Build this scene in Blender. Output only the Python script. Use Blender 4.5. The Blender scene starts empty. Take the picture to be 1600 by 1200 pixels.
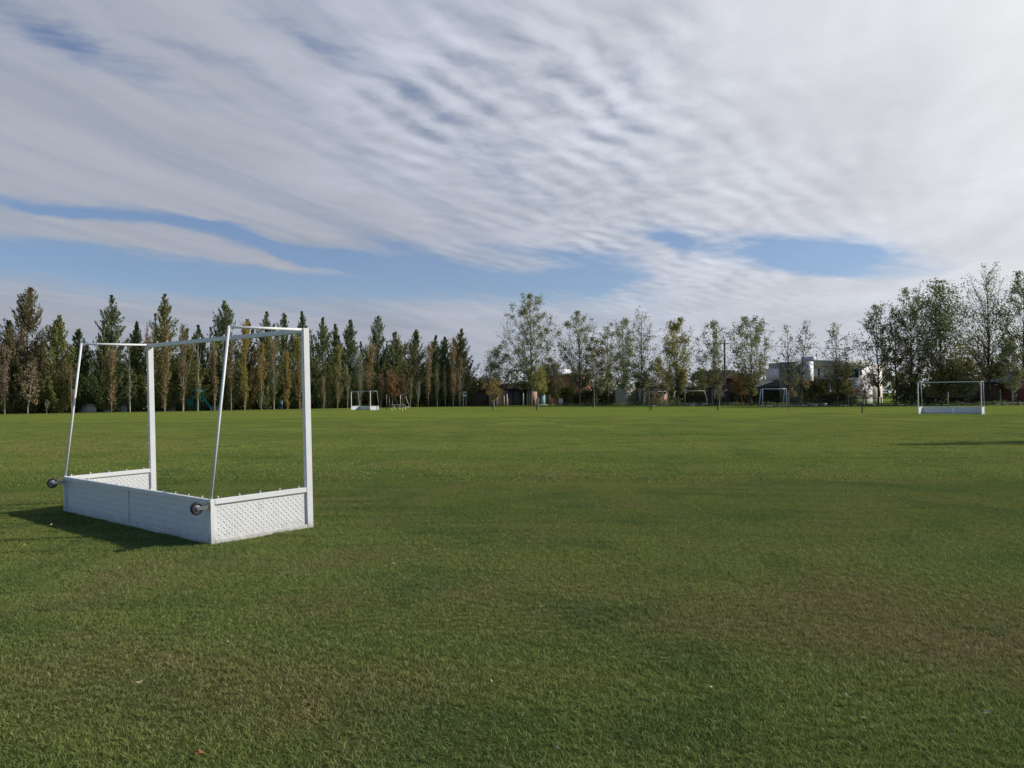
import bpy, bmesh, math
import numpy as np
from mathutils import Vector, Matrix

# ------------------------------------------------------------------ camera, sky, sun
F, PITCH, ROLL, CAMH = 1279.0, 0.0148, 0.0092, 1.4234
sc = bpy.context.scene
col = sc.collection
cd = bpy.data.cameras.new('camera'); cam = bpy.data.objects.new('camera', cd); col.objects.link(cam)
cp, sp, cr, sr = math.cos(PITCH), math.sin(PITCH), math.cos(ROLL), math.sin(ROLL)
r0, u0, f0 = Vector((1, 0, 0)), Vector((0, -sp, cp)), Vector((0, cp, sp))
Rv = cr * r0 - sr * u0; Uv = sr * r0 + cr * u0
M4 = Matrix((Rv, Uv, -f0)).transposed().to_4x4(); M4.translation = Vector((0, 0, CAMH))
cam.matrix_world = M4
cd.sensor_width = 36; cd.lens = 36 * F / 1600; cd.clip_end = 9000; cd.clip_start = 0.05
sc.camera = cam

SUN_AZ, SUN_EL = math.radians(82.5), math.radians(30.5)     # azimuth clockwise from +Y
sd = bpy.data.lights.new('sun', 'SUN'); sun = bpy.data.objects.new('sun', sd); col.objects.link(sun)
sd.energy = 4.2; sd.angle = math.radians(0.6); sd.color = (1.0, .93, .83)
to_sun = Vector((math.sin(SUN_AZ) * math.cos(SUN_EL), math.cos(SUN_AZ) * math.cos(SUN_EL), math.sin(SUN_EL)))
sun.rotation_euler = to_sun.to_track_quat('Z', 'Y').to_euler()
sun.location = to_sun * 60
sc.view_settings.view_transform = 'Standard'; sc.view_settings.look = 'None'
sc.view_settings.exposure = 0; sc.view_settings.gamma = 1; sc.view_settings.use_curve_mapping = False


class NT:
    """tiny helper for writing node trees as expressions"""
    def __init__(s, tree): s.t = tree; s.n = tree.nodes; s.l = tree.links
    def new(s, ty, **kw):
        n = s.n.new(ty)
        for k, v in kw.items(): setattr(n, k, v)
        return n
    def put(s, sock, v):
        if isinstance(v, bpy.types.NodeSocket): s.l.new(v, sock)
        elif v is not None: sock.default_value = v
    def m(s, op, a, b=None, c=None, clamp=False):
        n = s.new('ShaderNodeMath', operation=op, use_clamp=clamp)
        for i, v in enumerate((a, b, c)): s.put(n.inputs[i], v)
        return n.outputs[0]
    def add(s, a, b): return s.m('ADD', a, b)
    def sub(s, a, b): return s.m('SUBTRACT', a, b)
    def mul(s, a, b): return s.m('MULTIPLY', a, b)
    def div(s, a, b): return s.m('DIVIDE', a, b)
    def sat(s, a): return s.m('ADD', a, 0.0, clamp=True)
    def step(s, a, lo, hi):       # smooth 0..1
        n = s.new('ShaderNodeMapRange', interpolation_type='SMOOTHSTEP')
        s.put(n.inputs[0], a); s.put(n.inputs[1], lo); s.put(n.inputs[2], hi)
        return n.outputs[0]
    def vec(s, x, y, z=0.0):
        n = s.new('ShaderNodeCombineXYZ'); s.put(n.inputs[0], x); s.put(n.inputs[1], y); s.put(n.inputs[2], z)
        return n.outputs[0]
    def sep(s, v):
        n = s.new('ShaderNodeSeparateXYZ'); s.put(n.inputs[0], v); return n.outputs
    def noise(s, v, scale=1.0, detail=2.0, rough=.5, dist=0.0, out=0):
        n = s.new('ShaderNodeTexNoise'); s.put(n.inputs['Vector'], v)
        s.put(n.inputs['Scale'], scale); s.put(n.inputs['Detail'], detail); s.put(n.inputs['Roughness'], rough); s.put(n.inputs['Distortion'], dist)
        return n.outputs[out]
    def mix(s, f, a, b, blend='MIX'):
        n = s.new('ShaderNodeMix', data_type='RGBA', blend_type=blend)
        s.put(n.inputs[0], f); s.put(n.inputs[6], a); s.put(n.inputs[7], b)
        return n.outputs[2]
    def gauss(s, x, y, cx, cy, rx, ry, slope=0.0):
        """soft ellipse, 1 at its middle, in two scalar coordinates; slope shears y by x"""
        dx = s.sub(x, cx)
        dy = s.sub(s.sub(y, cy), s.mul(dx, slope))
        q = s.add(s.m('POWER', s.m('ABSOLUTE', s.div(dx, rx)), 2.0), s.m('POWER', s.m('ABSOLUTE', s.div(dy, ry)), 2.0))
        return s.m('EXPONENT', s.mul(q, -1.0))


def c4(c): return (c[0], c[1], c[2], 1.0)


world = bpy.data.worlds.new('World'); sc.world = world; world.use_nodes = True
W = NT(world.node_tree); W.n.clear()
tc = W.new('ShaderNodeTexCoord')
X, Y, Z = W.sep(tc.outputs['Generated'])
horiz = W.m('SQRT', W.add(W.mul(X, X), W.mul(Y, Y)))
az = W.m('ARCTAN2', X, Y)                      # 0 ahead, positive to the right
el = W.m('ARCTAN2', Z, horiz)
azt = W.m('TANGENT', W.m('MINIMUM', W.m('MAXIMUM', az, -1.35), 1.35))
elt = W.div(W.m('MAXIMUM', Z, 0.0), W.m('MAXIMUM', W.mul(horiz, W.m('COSINE', az)), .05))
tz = W.add(W.m('MAXIMUM', Z, 0.0), 0.035)
pu, pv = W.div(X, tz), W.div(Y, tz)
A = math.radians(17)
u = W.add(W.mul(pu, math.sin(A)), W.mul(pv, math.cos(A)))
v = W.sub(W.mul(pu, math.cos(A)), W.mul(pv, math.sin(A)))
warp = W.sub(W.noise(W.vec(W.mul(u, .35), W.mul(v, .35), 3.0), 1, 2), .5)
vw = W.add(v, W.mul(warp, .8))
n_band = W.noise(W.vec(W.mul(u, .17), W.mul(vw, .95), 1.7), 1, 5, .55)
n_fine = W.noise(W.vec(W.mul(u, .7), W.mul(vw, 4.0), 5.1), 1, 4, .55)
n_str = W.noise(W.vec(W.mul(u, .10), W.mul(W.add(v, W.mul(warp, .5)), 3.0), 8.3), 1, 6, .6)
n_str = W.add(.5, W.mul(W.sub(n_str, .5), W.sub(1.0, W.mul(W.step(azt, .05, .5), .75))))
n_big = W.noise(W.vec(W.mul(pu, .35), W.mul(pv, .35), 9.0), 1, 2, .5)
A2 = math.radians(36)
u2 = W.add(W.mul(pu, math.sin(A2)), W.mul(pv, math.cos(A2)))
v2 = W.sub(W.mul(pu, math.cos(A2)), W.mul(pv, math.sin(A2)))
wr2 = W.sub(W.noise(W.vec(u2, v2, 2.0), 1.6, 2), .5)
n_cell = W.noise(W.vec(W.mul(W.add(u2, W.mul(wr2, .30)), 6.5), W.mul(W.add(v2, W.mul(wr2, .20)), 9.5), 4.0), 1, 3, .5)
n_rag0 = W.noise(W.vec(W.mul(pu, 2.2), W.mul(pv, 1.2), 17.0), 1, 2)
wav = W.m('SINE', W.mul(W.add(v2, W.mul(wr2, .30)), 42.0))
n_cell = W.add(n_cell, W.mul(wav, W.mul(.17, W.step(n_rag0, .35, .6))))


w1 = W.sub(W.noise(W.vec(W.mul(azt, 5.0), W.mul(elt, 16.0), 2.0), 1, 4, .6), .5)
w2 = W.sub(W.noise(W.vec(W.mul(azt, 4.0), W.mul(elt, 14.0), 12.0), 1, 4, .6), .5)
azw, elw = W.add(azt, W.mul(w1, .20)), W.add(elt, W.mul(w2, .022))
def gz(px, py, rx, ry, slope=0.0):            # soft patch of sky given by its direction (tangents of azimuth and elevation)
    return W.gauss(azw, elw, (px - 800) / F, (618.5 - (px - 800) * .0092 - py) / F, rx / F, ry / F, -slope)


cells_zone = W.sat(W.add(gz(800, 130, 300, 140), W.mul(gz(1000, 330, 330, 150), .55)))
cells_zone = W.sat(W.mul(cells_zone, W.add(.45, W.mul(W.step(n_big, .25, .55), .75))))
# openings where the blue shows
gap = W.mul(gz(230, 425, 330, 30, .09), 1.15)
for args, k in (((30, 395, 130, 22, .05), .8), ((560, 405, 190, 20, .12), .8), ((130, 328, 190, 10, .18), .75), ((385, 372, 170, 9, .26), .8),
                ((700, 440, 170, 26, .12), .85), ((935, 438, 80, 26, .05), 1.0), ((1060, 375, 50, 16, .1), .7),
                ((1260, 392, 120, 24, .05), 1.15), ((1340, 425, 130, 24, .1), .7), ((640, 385, 60, 16, .3), .45),
                ((110, 60, 230, 26, .5), .30), ((40, 30, 150, 60, .4), .26), ((330, 90, 150, 14, .45), .22), ((480, 60, 120, 16, .5), .22), ((860, 395, 90, 14, .1), .45)):
    gap = W.add(gap, W.mul(gz(*args), k))
streak = W.mul(gz(150, 362, 190, 11, .16), .8)
streak = W.add(streak, W.mul(gz(365, 397, 160, 9, .17), .9))
streak = W.add(streak, W.mul(gz(1250, 445, 190, 14, .03), .8))
gap = W.m('MAXIMUM', W.sub(gap, streak), 0.0)
n_rag = W.noise(W.vec(W.mul(pu, 1.3), W.mul(pv, .9), 41.0), 1, 6, .65, .5)
n_thin = W.noise(W.vec(W.mul(azt, 4.5), W.mul(W.add(W.add(elt, W.mul(azt, .17)), W.mul(w1, .02)), 62.0), 5.5), 1, 5, .6)
gap_n = W.mul(gap, W.add(W.add(W.add(-.32, W.mul(W.sub(n_thin, .5), 2.4)), W.mul(W.sub(n_rag, .5), 1.8)), W.add(W.mul(n_fine, .9), W.mul(n_str, 2.1))))
cover = W.sub(W.add(.915, W.mul(W.sub(n_band, .5), .75)), gap_n)
cover = W.add(cover, W.mul(W.sub(n_fine, .5), .32))
cover = W.add(cover, W.mul(W.sub(n_str, .50), 1.15))
cover = W.add(cover, W.mul(W.mul(cells_zone, W.sub(n_cell, .50)), .85))
cover = W.add(cover, W.mul(W.step(azt, -.1, .5), .16))
low = W.step(elt, .115, .04)                   # the hazy bank along the horizon
cover = W.m('MAXIMUM', W.add(.10, W.mul(W.step(cover, .08, 1.06), .90)), W.mul(low, .93))
sunv = W.new('ShaderNodeVectorMath', operation='DOT_PRODUCT')
W.put(sunv.inputs[0], tc.outputs['Generated']); sunv.inputs[1].default_value = tuple(to_sun)
cs = W.m('MAXIMUM', sunv.outputs['Value'], 0.0)
glow = W.add(W.mul(cs, .40), W.mul(W.m('POWER', cs, 4.0), .42))
lum = W.add(.42, glow)
lum = W.mul(lum, W.add(1.0, W.mul(W.sub(n_band, .5), .22)))
n_soft = W.noise(W.vec(W.mul(pu, 1.1), W.mul(pv, .8), 31.0), 1, 5, .6, .4)
lum = W.mul(lum, W.add(1.0, W.mul(W.sub(n_soft, .5), .38)))
lum = W.mul(lum, W.add(1.0, W.mul(W.sub(n_fine, .5), .20)))
lum = W.mul(lum, W.add(1.0, W.mul(W.sub(n_str, .5), .30)))
lum = W.mul(lum, W.add(1.0, W.mul(cells_zone, .06)))
lum = W.mul(lum, W.add(1.0, W.mul(W.mul(cells_zone, W.sub(n_cell, .5)), .75)))
lum = W.mul(lum, W.add(1.0, W.mul(W.sub(n_big, .5), .28)))
lum = W.mul(lum, W.sub(1.0, W.mul(low, .04)))
warm = W.step(glow, .02, .40)
tint = W.mix(warm, c4((.92, .985, 1.15)), c4((.99, 1.0, 1.04)))
cl = W.new('ShaderNodeVectorMath', operation='SCALE'); W.put(cl.inputs[0], tint); W.put(cl.inputs['Scale'], lum)
sky = W.new('ShaderNodeTexSky', sky_type='NISHITA', sun_disc=False, sun_elevation=SUN_EL, sun_rotation=SUN_AZ, air_density=1.0, dust_density=.3, ozone_density=2.5)
skys = W.new('ShaderNodeVectorMath', operation='SCALE'); W.put(skys.inputs[0], sky.outputs[0]); skys.inputs['Scale'].default_value = .08
# the cloud deck breaks up overhead and behind: ragged edge, scattered remnants, deep blue between
ahead = W.add(W.sub(Y, W.mul(Z, .62)), W.mul(X, .35))
edge = W.step(W.add(ahead, W.mul(W.sub(n_big, .5), .55)), .02, .38)
patches = W.mul(W.step(n_band, .50, .72), .35)
cover = W.mul(cover, W.m('MAXIMUM', edge, patches))
blue = W.mix(1.0, skys.outputs[0], c4((1.06, 1.10, 1.28)), 'MULTIPLY')
final = W.mix(cover, blue, cl.outputs[0])
bg = W.new('ShaderNodeBackground'); W.put(bg.inputs[0], final); bg.inputs[1].default_value = 1.0
wo = W.new('ShaderNodeOutputWorld'); W.l.new(bg.outputs[0], wo.inputs[0])
world.cycles.sampling_method = 'MANUAL'; world.cycles.sample_map_resolution = 512


# ------------------------------------------------------------------ geometry of the view (for placing things in the world)
def ray(px, py):
    a, b = (px - 800) / F, (600 - py) / F
    return Rv * a + Uv * b + f0
def ground(px, py, z=0.0):
    d = ray(px, py); t = (z - CAMH) / d.z
    return Vector((d.x * t, d.y * t, z))
def at(px, py, y):
    d = ray(px, py); t = y / d.y
    return Vector((d.x * t, y, CAMH + d.z * t))
def horizon(px): return 618.94 - (px - 800) * .0092
def xat(px, y): return at(px, horizon(px), y).x


# ------------------------------------------------------------------ helpers
def tag(o, label=None, cat=None, group=None, kind=None):
    if label: o['label'] = label
    if cat: o['category'] = cat
    if group: o['group'] = group
    if kind: o['kind'] = kind
    return o
def empty(name, loc, rz=0.0, label=None, cat=None, group=None):
    o = bpy.data.objects.new(name, None); col.objects.link(o)
    o.empty_display_size = .2; o.location = loc; o.rotation_euler = (0, 0, rz)
    return tag(o, label, cat, group)
def link(name, me, mat, parent=None, loc=None):
    o = bpy.data.objects.new(name, me); col.objects.link(o)
    if mat and not me.materials: me.materials.append(mat)
    if parent: o.parent = parent
    if loc is not None: o.location = loc
    return o
def mesh(name, V, Fc, tint=None, smooth=False):
    """V (n,3), Fc (m,k) with constant k"""
    V = np.ascontiguousarray(V, dtype=np.float32); Fc = np.ascontiguousarray(Fc, dtype=np.int32)
    me = bpy.data.meshes.new(name); k = Fc.shape[1]
    me.vertices.add(len(V)); me.vertices.foreach_set('co', V.ravel())
    me.loops.add(Fc.size); me.loops.foreach_set('vertex_index', Fc.ravel())
    me.polygons.add(len(Fc)); me.polygons.foreach_set('loop_start', np.arange(len(Fc), dtype=np.int32) * k)
    if tint is not None:
        at_ = me.attributes.new('tint', 'FLOAT', 'POINT'); at_.data.foreach_set('value', np.ascontiguousarray(tint, dtype=np.float32))
    if smooth: me.polygons.foreach_set('use_smooth', np.ones(len(Fc), dtype=bool))
    me.update(calc_edges=True)
    return me
def boxes(name, specs, mat, parent=None, bevel=0.0):
    """one mesh of boxes, specs = (x0,x1,y0,y1,z0,z1)"""
    bm = bmesh.new()
    for (x0, x1, y0, y1, z0, z1) in specs:
        m = Matrix.Translation(((x0 + x1) / 2, (y0 + y1) / 2, (z0 + z1) / 2)) @ Matrix.Diagonal((abs(x1 - x0), abs(y1 - y0), abs(z1 - z0), 1))
        bmesh.ops.create_cube(bm, size=1, matrix=m)
    if bevel: bmesh.ops.bevel(bm, geom=bm.edges[:], offset=bevel, segments=2, affect='EDGES')
    me = bpy.data.meshes.new(name); bm.to_mesh(me); bm.free()
    return link(name, me, mat, parent)
def tubes_np(P0, P1, R0, R1, k=5):
    P0 = np.asarray(P0, float); P1 = np.asarray(P1, float); R0 = np.asarray(R0, float); R1 = np.asarray(R1, float)
    d = P1 - P0; L = np.linalg.norm(d, axis=1, keepdims=True); d = d / np.maximum(L, 1e-6)
    ref = np.where(np.abs(d[:, 2:3]) > .9, np.array([[1., 0, 0]]), np.array([[0, 0, 1.]]))
    a = np.cross(d, ref); a /= np.maximum(np.linalg.norm(a, axis=1, keepdims=True), 1e-6); b = np.cross(d, a)
    n = len(P0); th = np.arange(k) * 2 * np.pi / k
    ring = a[:, None, :] * np.cos(th)[None, :, None] + b[:, None, :] * np.sin(th)[None, :, None]
    V = np.concatenate([P0[:, None] + ring * R0[:, None, None], P1[:, None] + ring * R1[:, None, None]], 1).reshape(-1, 3)
    base = (np.arange(n) * 2 * k)[:, None]; i = np.arange(k)[None]; j = (np.arange(k) + 1)[None] % k
    Fc = np.stack([base + i, base + j, base + k + j, base + k + i], -1).reshape(-1, 4)
    return V, Fc
def tube(name, pts, r, mat, parent=None, k=14, caps=True):
    """a smooth round bar through pts"""
    bm = bmesh.new(); rings = []
    n = len(pts); pts = [Vector(p) for p in pts]
    for i, p in enumerate(pts):
        d = (pts[min(i + 1, n - 1)] - pts[max(i - 1, 0)]).normalized()
        ref = Vector((0, 0, 1)) if abs(d.z) < .9 else Vector((1, 0, 0))
        a = d.cross(ref).normalized(); b = d.cross(a)
        rr = r[i] if isinstance(r, (list, tuple)) else r
        rings.append([bm.verts.new(p + (a * math.cos(t) + b * math.sin(t)) * rr) for t in [q * 2 * math.pi / k for q in range(k)]])
    for i in range(n - 1):
        for q in range(k):
            f = bm.faces.new((rings[i][q], rings[i][(q + 1) % k], rings[i + 1][(q + 1) % k], rings[i + 1][q])); f.smooth = True
    if caps: bm.faces.new(rings[0][::-1]); bm.faces.new(rings[-1])
    bmesh.ops.recalc_face_normals(bm, faces=bm.faces)
    me = bpy.data.meshes.new(name); bm.to_mesh(me); bm.free()
    return link(name, me, mat, parent)
def lathe(name, prof, mat, parent=None, axis='X', k=28):
    """prof = [(along, radius)...] closed outline turned about the axis"""
    bm = bmesh.new(); rings = []
    for s_, r_ in prof:
        ring = []
        for q in range(k):
            t = q * 2 * math.pi / k; c, s2 = math.cos(t) * r_, math.sin(t) * r_
            ring.append(bm.verts.new((s_, c, s2) if axis == 'X' else (c, s2, s_)))
        rings.append(ring)
    m = len(rings)
    for i in range(m):
        a, b = rings[i], rings[(i + 1) % m]
        for q in range(k):
            f = bm.faces.new((a[q], a[(q + 1) % k], b[(q + 1) % k], b[q])); f.smooth = True
    bmesh.ops.recalc_face_normals(bm, faces=bm.faces)
    me = bpy.data.meshes.new(name); bm.to_mesh(me); bm.free()
    o = link(name, me, mat, parent)
    return o

# ------------------------------------------------------------------ materials
def principled(name, base, rough=.6, metal=0.0, spec=.5, var=0.0, vscale=8.0, bump=0.0, bscale=40.0, dirt=None, mud=False):
    m = bpy.data.materials.new(name); m.use_nodes = True; N = NT(m.node_tree); N.n.clear()
    p = N.new('ShaderNodeBsdfPrincipled'); o = N.new('ShaderNodeOutputMaterial'); N.l.new(p.outputs[0], o.inputs[0])
    g = N.new('ShaderNodeTexCoord').outputs['Object']
    c = c4(base)
    if var:
        n = N.noise(g, vscale, 5, .6)
        c = N.mix(N.step(n, .3, .7), c4([x * (1 - var) for x in base]), c4([min(1, x * (1 + var)) for x in base]))
    if dirt:
        n = N.noise(g, dirt[1], 6, .65)
        c = N.mix(N.mul(N.step(n, dirt[2], dirt[2] + .2), dirt[3]), c, c4(dirt[0]))
    if mud:
        _x, _y, z_ = N.sep(g)
        sp_ = N.noise(g, 26, 5, .7); n2_ = N.noise(g, 4, 3, .6)
        up = N.step(z_, .20, .0)
        c = N.mix(N.mul(N.m('MULTIPLY', up, .45), N.step(N.add(N.mul(sp_, .7), N.add(N.mul(n2_, .3), N.mul(up, .16))), .50, .68)), c, c4((.20, .17, .10)))
        rs = N.noise(g, 55, 3, .6)
        c = N.mix(N.mul(N.step(rs, .71, .76), .7), c, c4((.25, .12, .05)))
    N.put(p.inputs['Base Color'], c); p.inputs['Roughness'].default_value = rough; p.inputs['Metallic'].default_value = metal
    p.inputs['Specular IOR Level'].default_value = spec
    if bump:
        b = N.new('ShaderNodeBump'); b.inputs['Strength'].default_value = bump; b.inputs['Distance'].default_value = .02
        N.put(b.inputs['Height'], N.noise(g, bscale, 4, .6)); N.l.new(b.outputs[0], p.inputs['Normal'])
    return m
def leafmat(name, a, b, trans=.3):
    if name.startswith('conifer'): a, b = [x * 1.25 for x in a], [x * 1.3 for x in b]
    m = bpy.data.materials.new(name); m.use_nodes = True; N = NT(m.node_tree); N.n.clear()
    t = N.new('ShaderNodeAttribute', attribute_name='tint').outputs['Fac']
    c = N.mix(t, c4([x * 1.9 for x in a]), c4([x * 1.75 for x in b]))
    d = N.new('ShaderNodeBsdfDiffuse'); tr = N.new('ShaderNodeBsdfTranslucent'); mx = N.new('ShaderNodeMixShader'); o = N.new('ShaderNodeOutputMaterial')
    N.put(d.inputs[0], c); N.put(tr.inputs[0], c); mx.inputs[0].default_value = trans
    N.l.new(d.outputs[0], mx.inputs[1]); N.l.new(tr.outputs[0], mx.inputs[2]); N.l.new(mx.outputs[0], o.inputs[0])
    return m
def turf_colour(N, pos, fine=True):
    """colour of the mown turf as a function of the place on the field"""
    x, y, z = N.sep(pos)
    p2 = N.vec(x, y, 0.0)
    big = N.noise(p2, .11, 3, .55)
    mid = N.noise(p2, .55, 5, .65, .6)
    sml = N.noise(p2, 3.2, 4, .6)
    # mowing lines run across the field, faint
    ca, sa = math.cos(math.radians(9)), math.sin(math.radians(9))
    r = N.add(N.mul(y, ca), N.mul(x, sa))
    wob = N.noise(N.vec(N.mul(x, .03), N.mul(y, .2)), 1, 3)
    stripe = N.noise(N.vec(N.mul(x, .012), N.add(N.mul(r, .17), wob), 3.0), 1, 5, .6)
    fine_stripe = N.noise(N.vec(N.mul(x, .08), N.mul(r, 2.1), 7.0), 1, 3, .6)
    g = N.mix(N.step(stripe, .40, .60), c4((.074, .106, .026)), c4((.104, .134, .039)))
    g = N.mix(N.mul(N.step(fine_stripe, .4, .65), .6), g, c4((.115, .135, .040)))
    g = N.mix(N.mul(N.step(big, .42, .64), .55), g, c4((.120, .128, .036)))
    dry = N.add(N.mul(N.step(mid, .50, .70), .75), N.mul(N.step(sml, .5, .75), .25))
    # worn patches seen in the photograph
    spots = None
    for (px, py, rx, ry, k) in ((1200, 965, .9, .5, 1.0), (1560, 1020, .7, .35, .9), (1420, 1000, .8, .3, .7), (780, 930, .9, .5, .55), (330, 880, .8, .3, .6),
                                (180, 1060, .9, .4, .75), (420, 1110, .6, .3, .6), (1560, 720, 2.2, .8, .5), (40, 700, 3.0, 2.2, .6), (1120, 750, 1.6, .7, .5), (600, 1060, .5, .3, .3)):
        q = ground(px, py)
        s_ = N.mul(N.gauss(x, y, q.x, q.y, rx * 1.2, ry * 1.3), k * .56)
        spots = s_ if spots is None else N.add(spots, s_)
    dry = N.sat(N.add(N.mul(dry, .60), N.mul(spots, N.add(.35, N.mul(mid, .9)))))
    c = N.mix(dry, g, c4((.150, .125, .060)))
    cool = N.noise(N.vec(x, y, 20.0), .8, 4, .6)
    c = N.mix(N.mul(N.step(cool, .48, .66), .55), c, c4((.046, .084, .026)))
    return c, dry
def turf_mat():
    m = bpy.data.materials.new('turf_ground'); m.use_nodes = True; N = NT(m.node_tree); N.n.clear()
    pos = N.new('ShaderNodeNewGeometry').outputs['Position']
    c, dry = turf_colour(N, pos)
    x, y, z = N.sep(pos)
    speck = N.noise(N.vec(x, y, 0.0), 34, 4, .7)
    c = N.mix(N.mul(N.step(speck, .35, .7), .5), N.mix(.45, c, c4((.03, .045, .012))), c)
    c = N.mix(1.0, c, c4((2.15, 2.1, 1.5)), 'MULTIPLY')  # lifted so far turf carries the brightness of sunlit blade tips in its colour
    # under the blades close by lies darker thatch and soil
    dist = N.m('SQRT', N.add(N.mul(x, x), N.mul(y, y)))
    near = N.step(dist, 26, 8)
    thatch = N.mix(N.noise(N.vec(x, y, 0.0), 60, 3), c4((.028, .028, .012)), c4((.062, .062, .024)))
    c = N.mix(N.mul(near, .75), c, thatch)
    p = N.new('ShaderNodeBsdfDiffuse'); N.put(p.inputs[0], c)
    b = N.new('ShaderNodeBump'); b.inputs['Strength'].default_value = .6; b.inputs['Distance'].default_value = .03
    N.put(b.inputs['Height'], N.noise(N.vec(x, y, 0.0), 22, 4, .7)); N.l.new(b.outputs[0], p.inputs['Normal'])
    o = N.new('ShaderNodeOutputMaterial'); N.l.new(p.outputs[0], o.inputs[0])
    return m
def blade_mat():
    m = bpy.data.materials.new('grass_blades'); m.use_nodes = True; N = NT(m.node_tree); N.n.clear()
    pos = N.new('ShaderNodeNewGeometry').outputs['Position']
    c, dry = turf_colour(N, pos)
    t = N.new('ShaderNodeAttribute', attribute_name='tint').outputs['Fac']
    c = N.mix(1.0, c, c4((2.85, 2.78, 2.4)), 'MULTIPLY')
    c = N.mix(N.mul(N.step(t, .0, .55), 1.0), N.mix(.75, c, c4((.022, .042, .010))), c)
    straw = N.step(t, N.sub(.90, N.mul(dry, .35)), N.sub(1.02, N.mul(dry, .30)))
    c = N.mix(N.mul(straw, .85), c, c4((.30, .25, .13)))
    d = N.new('ShaderNodeBsdfDiffuse'); tr = N.new('ShaderNodeBsdfTranslucent'); mx = N.new('ShaderNodeMixShader'); o = N.new('ShaderNodeOutputMaterial')
    N.put(d.inputs[0], c); N.put(tr.inputs[0], c); mx.inputs[0].default_value = .32
    N.l.new(d.outputs[0], mx.inputs[1]); N.l.new(tr.outputs[0], mx.inputs[2])
    gl = N.new('ShaderNodeBsdfGlossy'); gl.inputs['Roughness'].default_value = .45; N.put(gl.inputs[0], c4((.8, .85, .9)))
    m2 = N.new('ShaderNodeMixShader'); m2.inputs[0].default_value = .016
    N.l.new(mx.outputs[0], m2.inputs[1]); N.l.new(gl.outputs[0], m2.inputs[2]); N.l.new(m2.outputs[0], o.inputs[0])
    return m

MAT = {}
MAT['turf'] = turf_mat(); MAT['blade'] = blade_mat()
MAT['white'] = principled('white_paint', (.74, .74, .73), .42, 0, .4, .04, 3.0, .04, 60, ((.42, .38, .30), 5.0, .60, .35), mud=True)
MAT['plate'] = principled('painted_tread_plate', (.72, .72, .71), .38, 0, .5, .05, 6.0, .05, 80, ((.40, .37, .30), 7.0, .56, .45), mud=True)
MAT['lug'] = principled('tread_lug_paint', (.70, .70, .69), .33, 0, .5, dirt=((.40, .37, .30), 9.0, .55, .5))
MAT['steel'] = principled('zinc_steel', (.55, .56, .58), .3, 1.0)
MAT['rubber'] = principled('black_rubber', (.018, .018, .02), .6, 0, .4)
MAT['hub'] = principled('grey_hub', (.30, .31, .33), .4, .3)
MAT['hook'] = principled('hook_white', (.78, .79, .80), .25, 0, .6)
MAT['bark'] = principled('bark_grey', (.16, .14, .11), .9, var=.3, vscale=6)
MAT['bark_dark'] = principled('bark_dark', (.045, .036, .028), .9, var=.3, vscale=6)
MAT['bark_pale'] = principled('bark_pale', (.34, .31, .26), .9, var=.25, vscale=6)
MAT['bark_tan'] = principled('bark_tan', (.26, .19, .12), .9, var=.25, vscale=6)
MAT['twig'] = principled('twigs_grey', (.17, .15, .125), .9, var=.25, vscale=3)
LM = {'dark': leafmat('conifer_dark', (0.041, 0.055, 0.026), (0.110, 0.122, 0.053), .2),
      'conifer': leafmat('conifer_green', (0.048, 0.062, 0.026), (0.138, 0.144, 0.060), .2),
      'olivecon': leafmat('conifer_olive', (0.054, 0.062, 0.024), (0.154, 0.146, 0.055), .2),
      'browncon': leafmat('conifer_brown', (.052, .046, .026), (.140, .112, .058), .2),
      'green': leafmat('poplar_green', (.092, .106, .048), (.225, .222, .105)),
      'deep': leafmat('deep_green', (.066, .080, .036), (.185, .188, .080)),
      'pale': leafmat('pale_green', (.11, .125, .068), (.25, .245, .14)),
      'olive': leafmat('poplar_olive', (.080, .080, .030), (.21, .180, .070)),
      'yellow': leafmat('yellow_leaf', (.18, .14, .025), (.36, .26, .04)),
      'lime': leafmat('lime_leaf', (.115, .115, .032), (.27, .245, .070)),
      'tan': leafmat('tan_leaf', (.13, .095, .048), (.28, .205, .105)),
      'gold': leafmat('gold_leaf', (.14, .10, .032), (.29, .21, .070)),
      'rust': leafmat('rust_leaf', (.12, .070, .032), (.25, .150, .070)),
      'pink': leafmat('pinkbrown_leaf', (.12, .08, .06), (.26, .175, .13)),
      'grey': leafmat('greygreen_leaf', (.09, .10, .06), (.21, .21, .14)),
      'wine': leafmat('wine_leaf', (.075, .048, .032), (.18, .115, .070)),
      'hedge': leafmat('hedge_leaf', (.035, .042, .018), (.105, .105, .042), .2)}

# ------------------------------------------------------------------ goal pose (needed by the terrain)
GP, GYAW = Vector((-2.1907, 9.0031, 0)), 2.4173
GW, GD, GH, GB, GT, SA, SB = 3.78, 1.20, 2.187, .45, .94, .0033, -.0221
ga = Vector((math.cos(GYAW), math.sin(GYAW), 0)); gb = Vector((-math.sin(GYAW), math.cos(GYAW), 0))
def terrain(x, y):
    x = np.asarray(x, float); y = np.asarray(y, float)
    i = (x - GP.x) * ga.x + (y - GP.y) * ga.y; j = (x - GP.x) * gb.x + (y - GP.y) * gb.y
    cxx, cyy = GP.x + ga.x * GW / 2 + gb.x * .6, GP.y + ga.y * GW / 2 + gb.y * .6
    w = np.exp(-(((x - cxx) ** 2 + (y - cyy) ** 2) / 4.2 ** 2) ** 2)
    und = .012 * np.sin(x * .9 + 1.3) * np.sin(y * .7) + .018 * np.sin(x * .31 + y * .23) * np.exp(-((x / 60) ** 2 + (y / 60) ** 2))
    return w * (i * SA + j * SB) + (1 - w) * und * np.exp(-((x / 50) ** 2 + (y / 50) ** 2))

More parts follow.
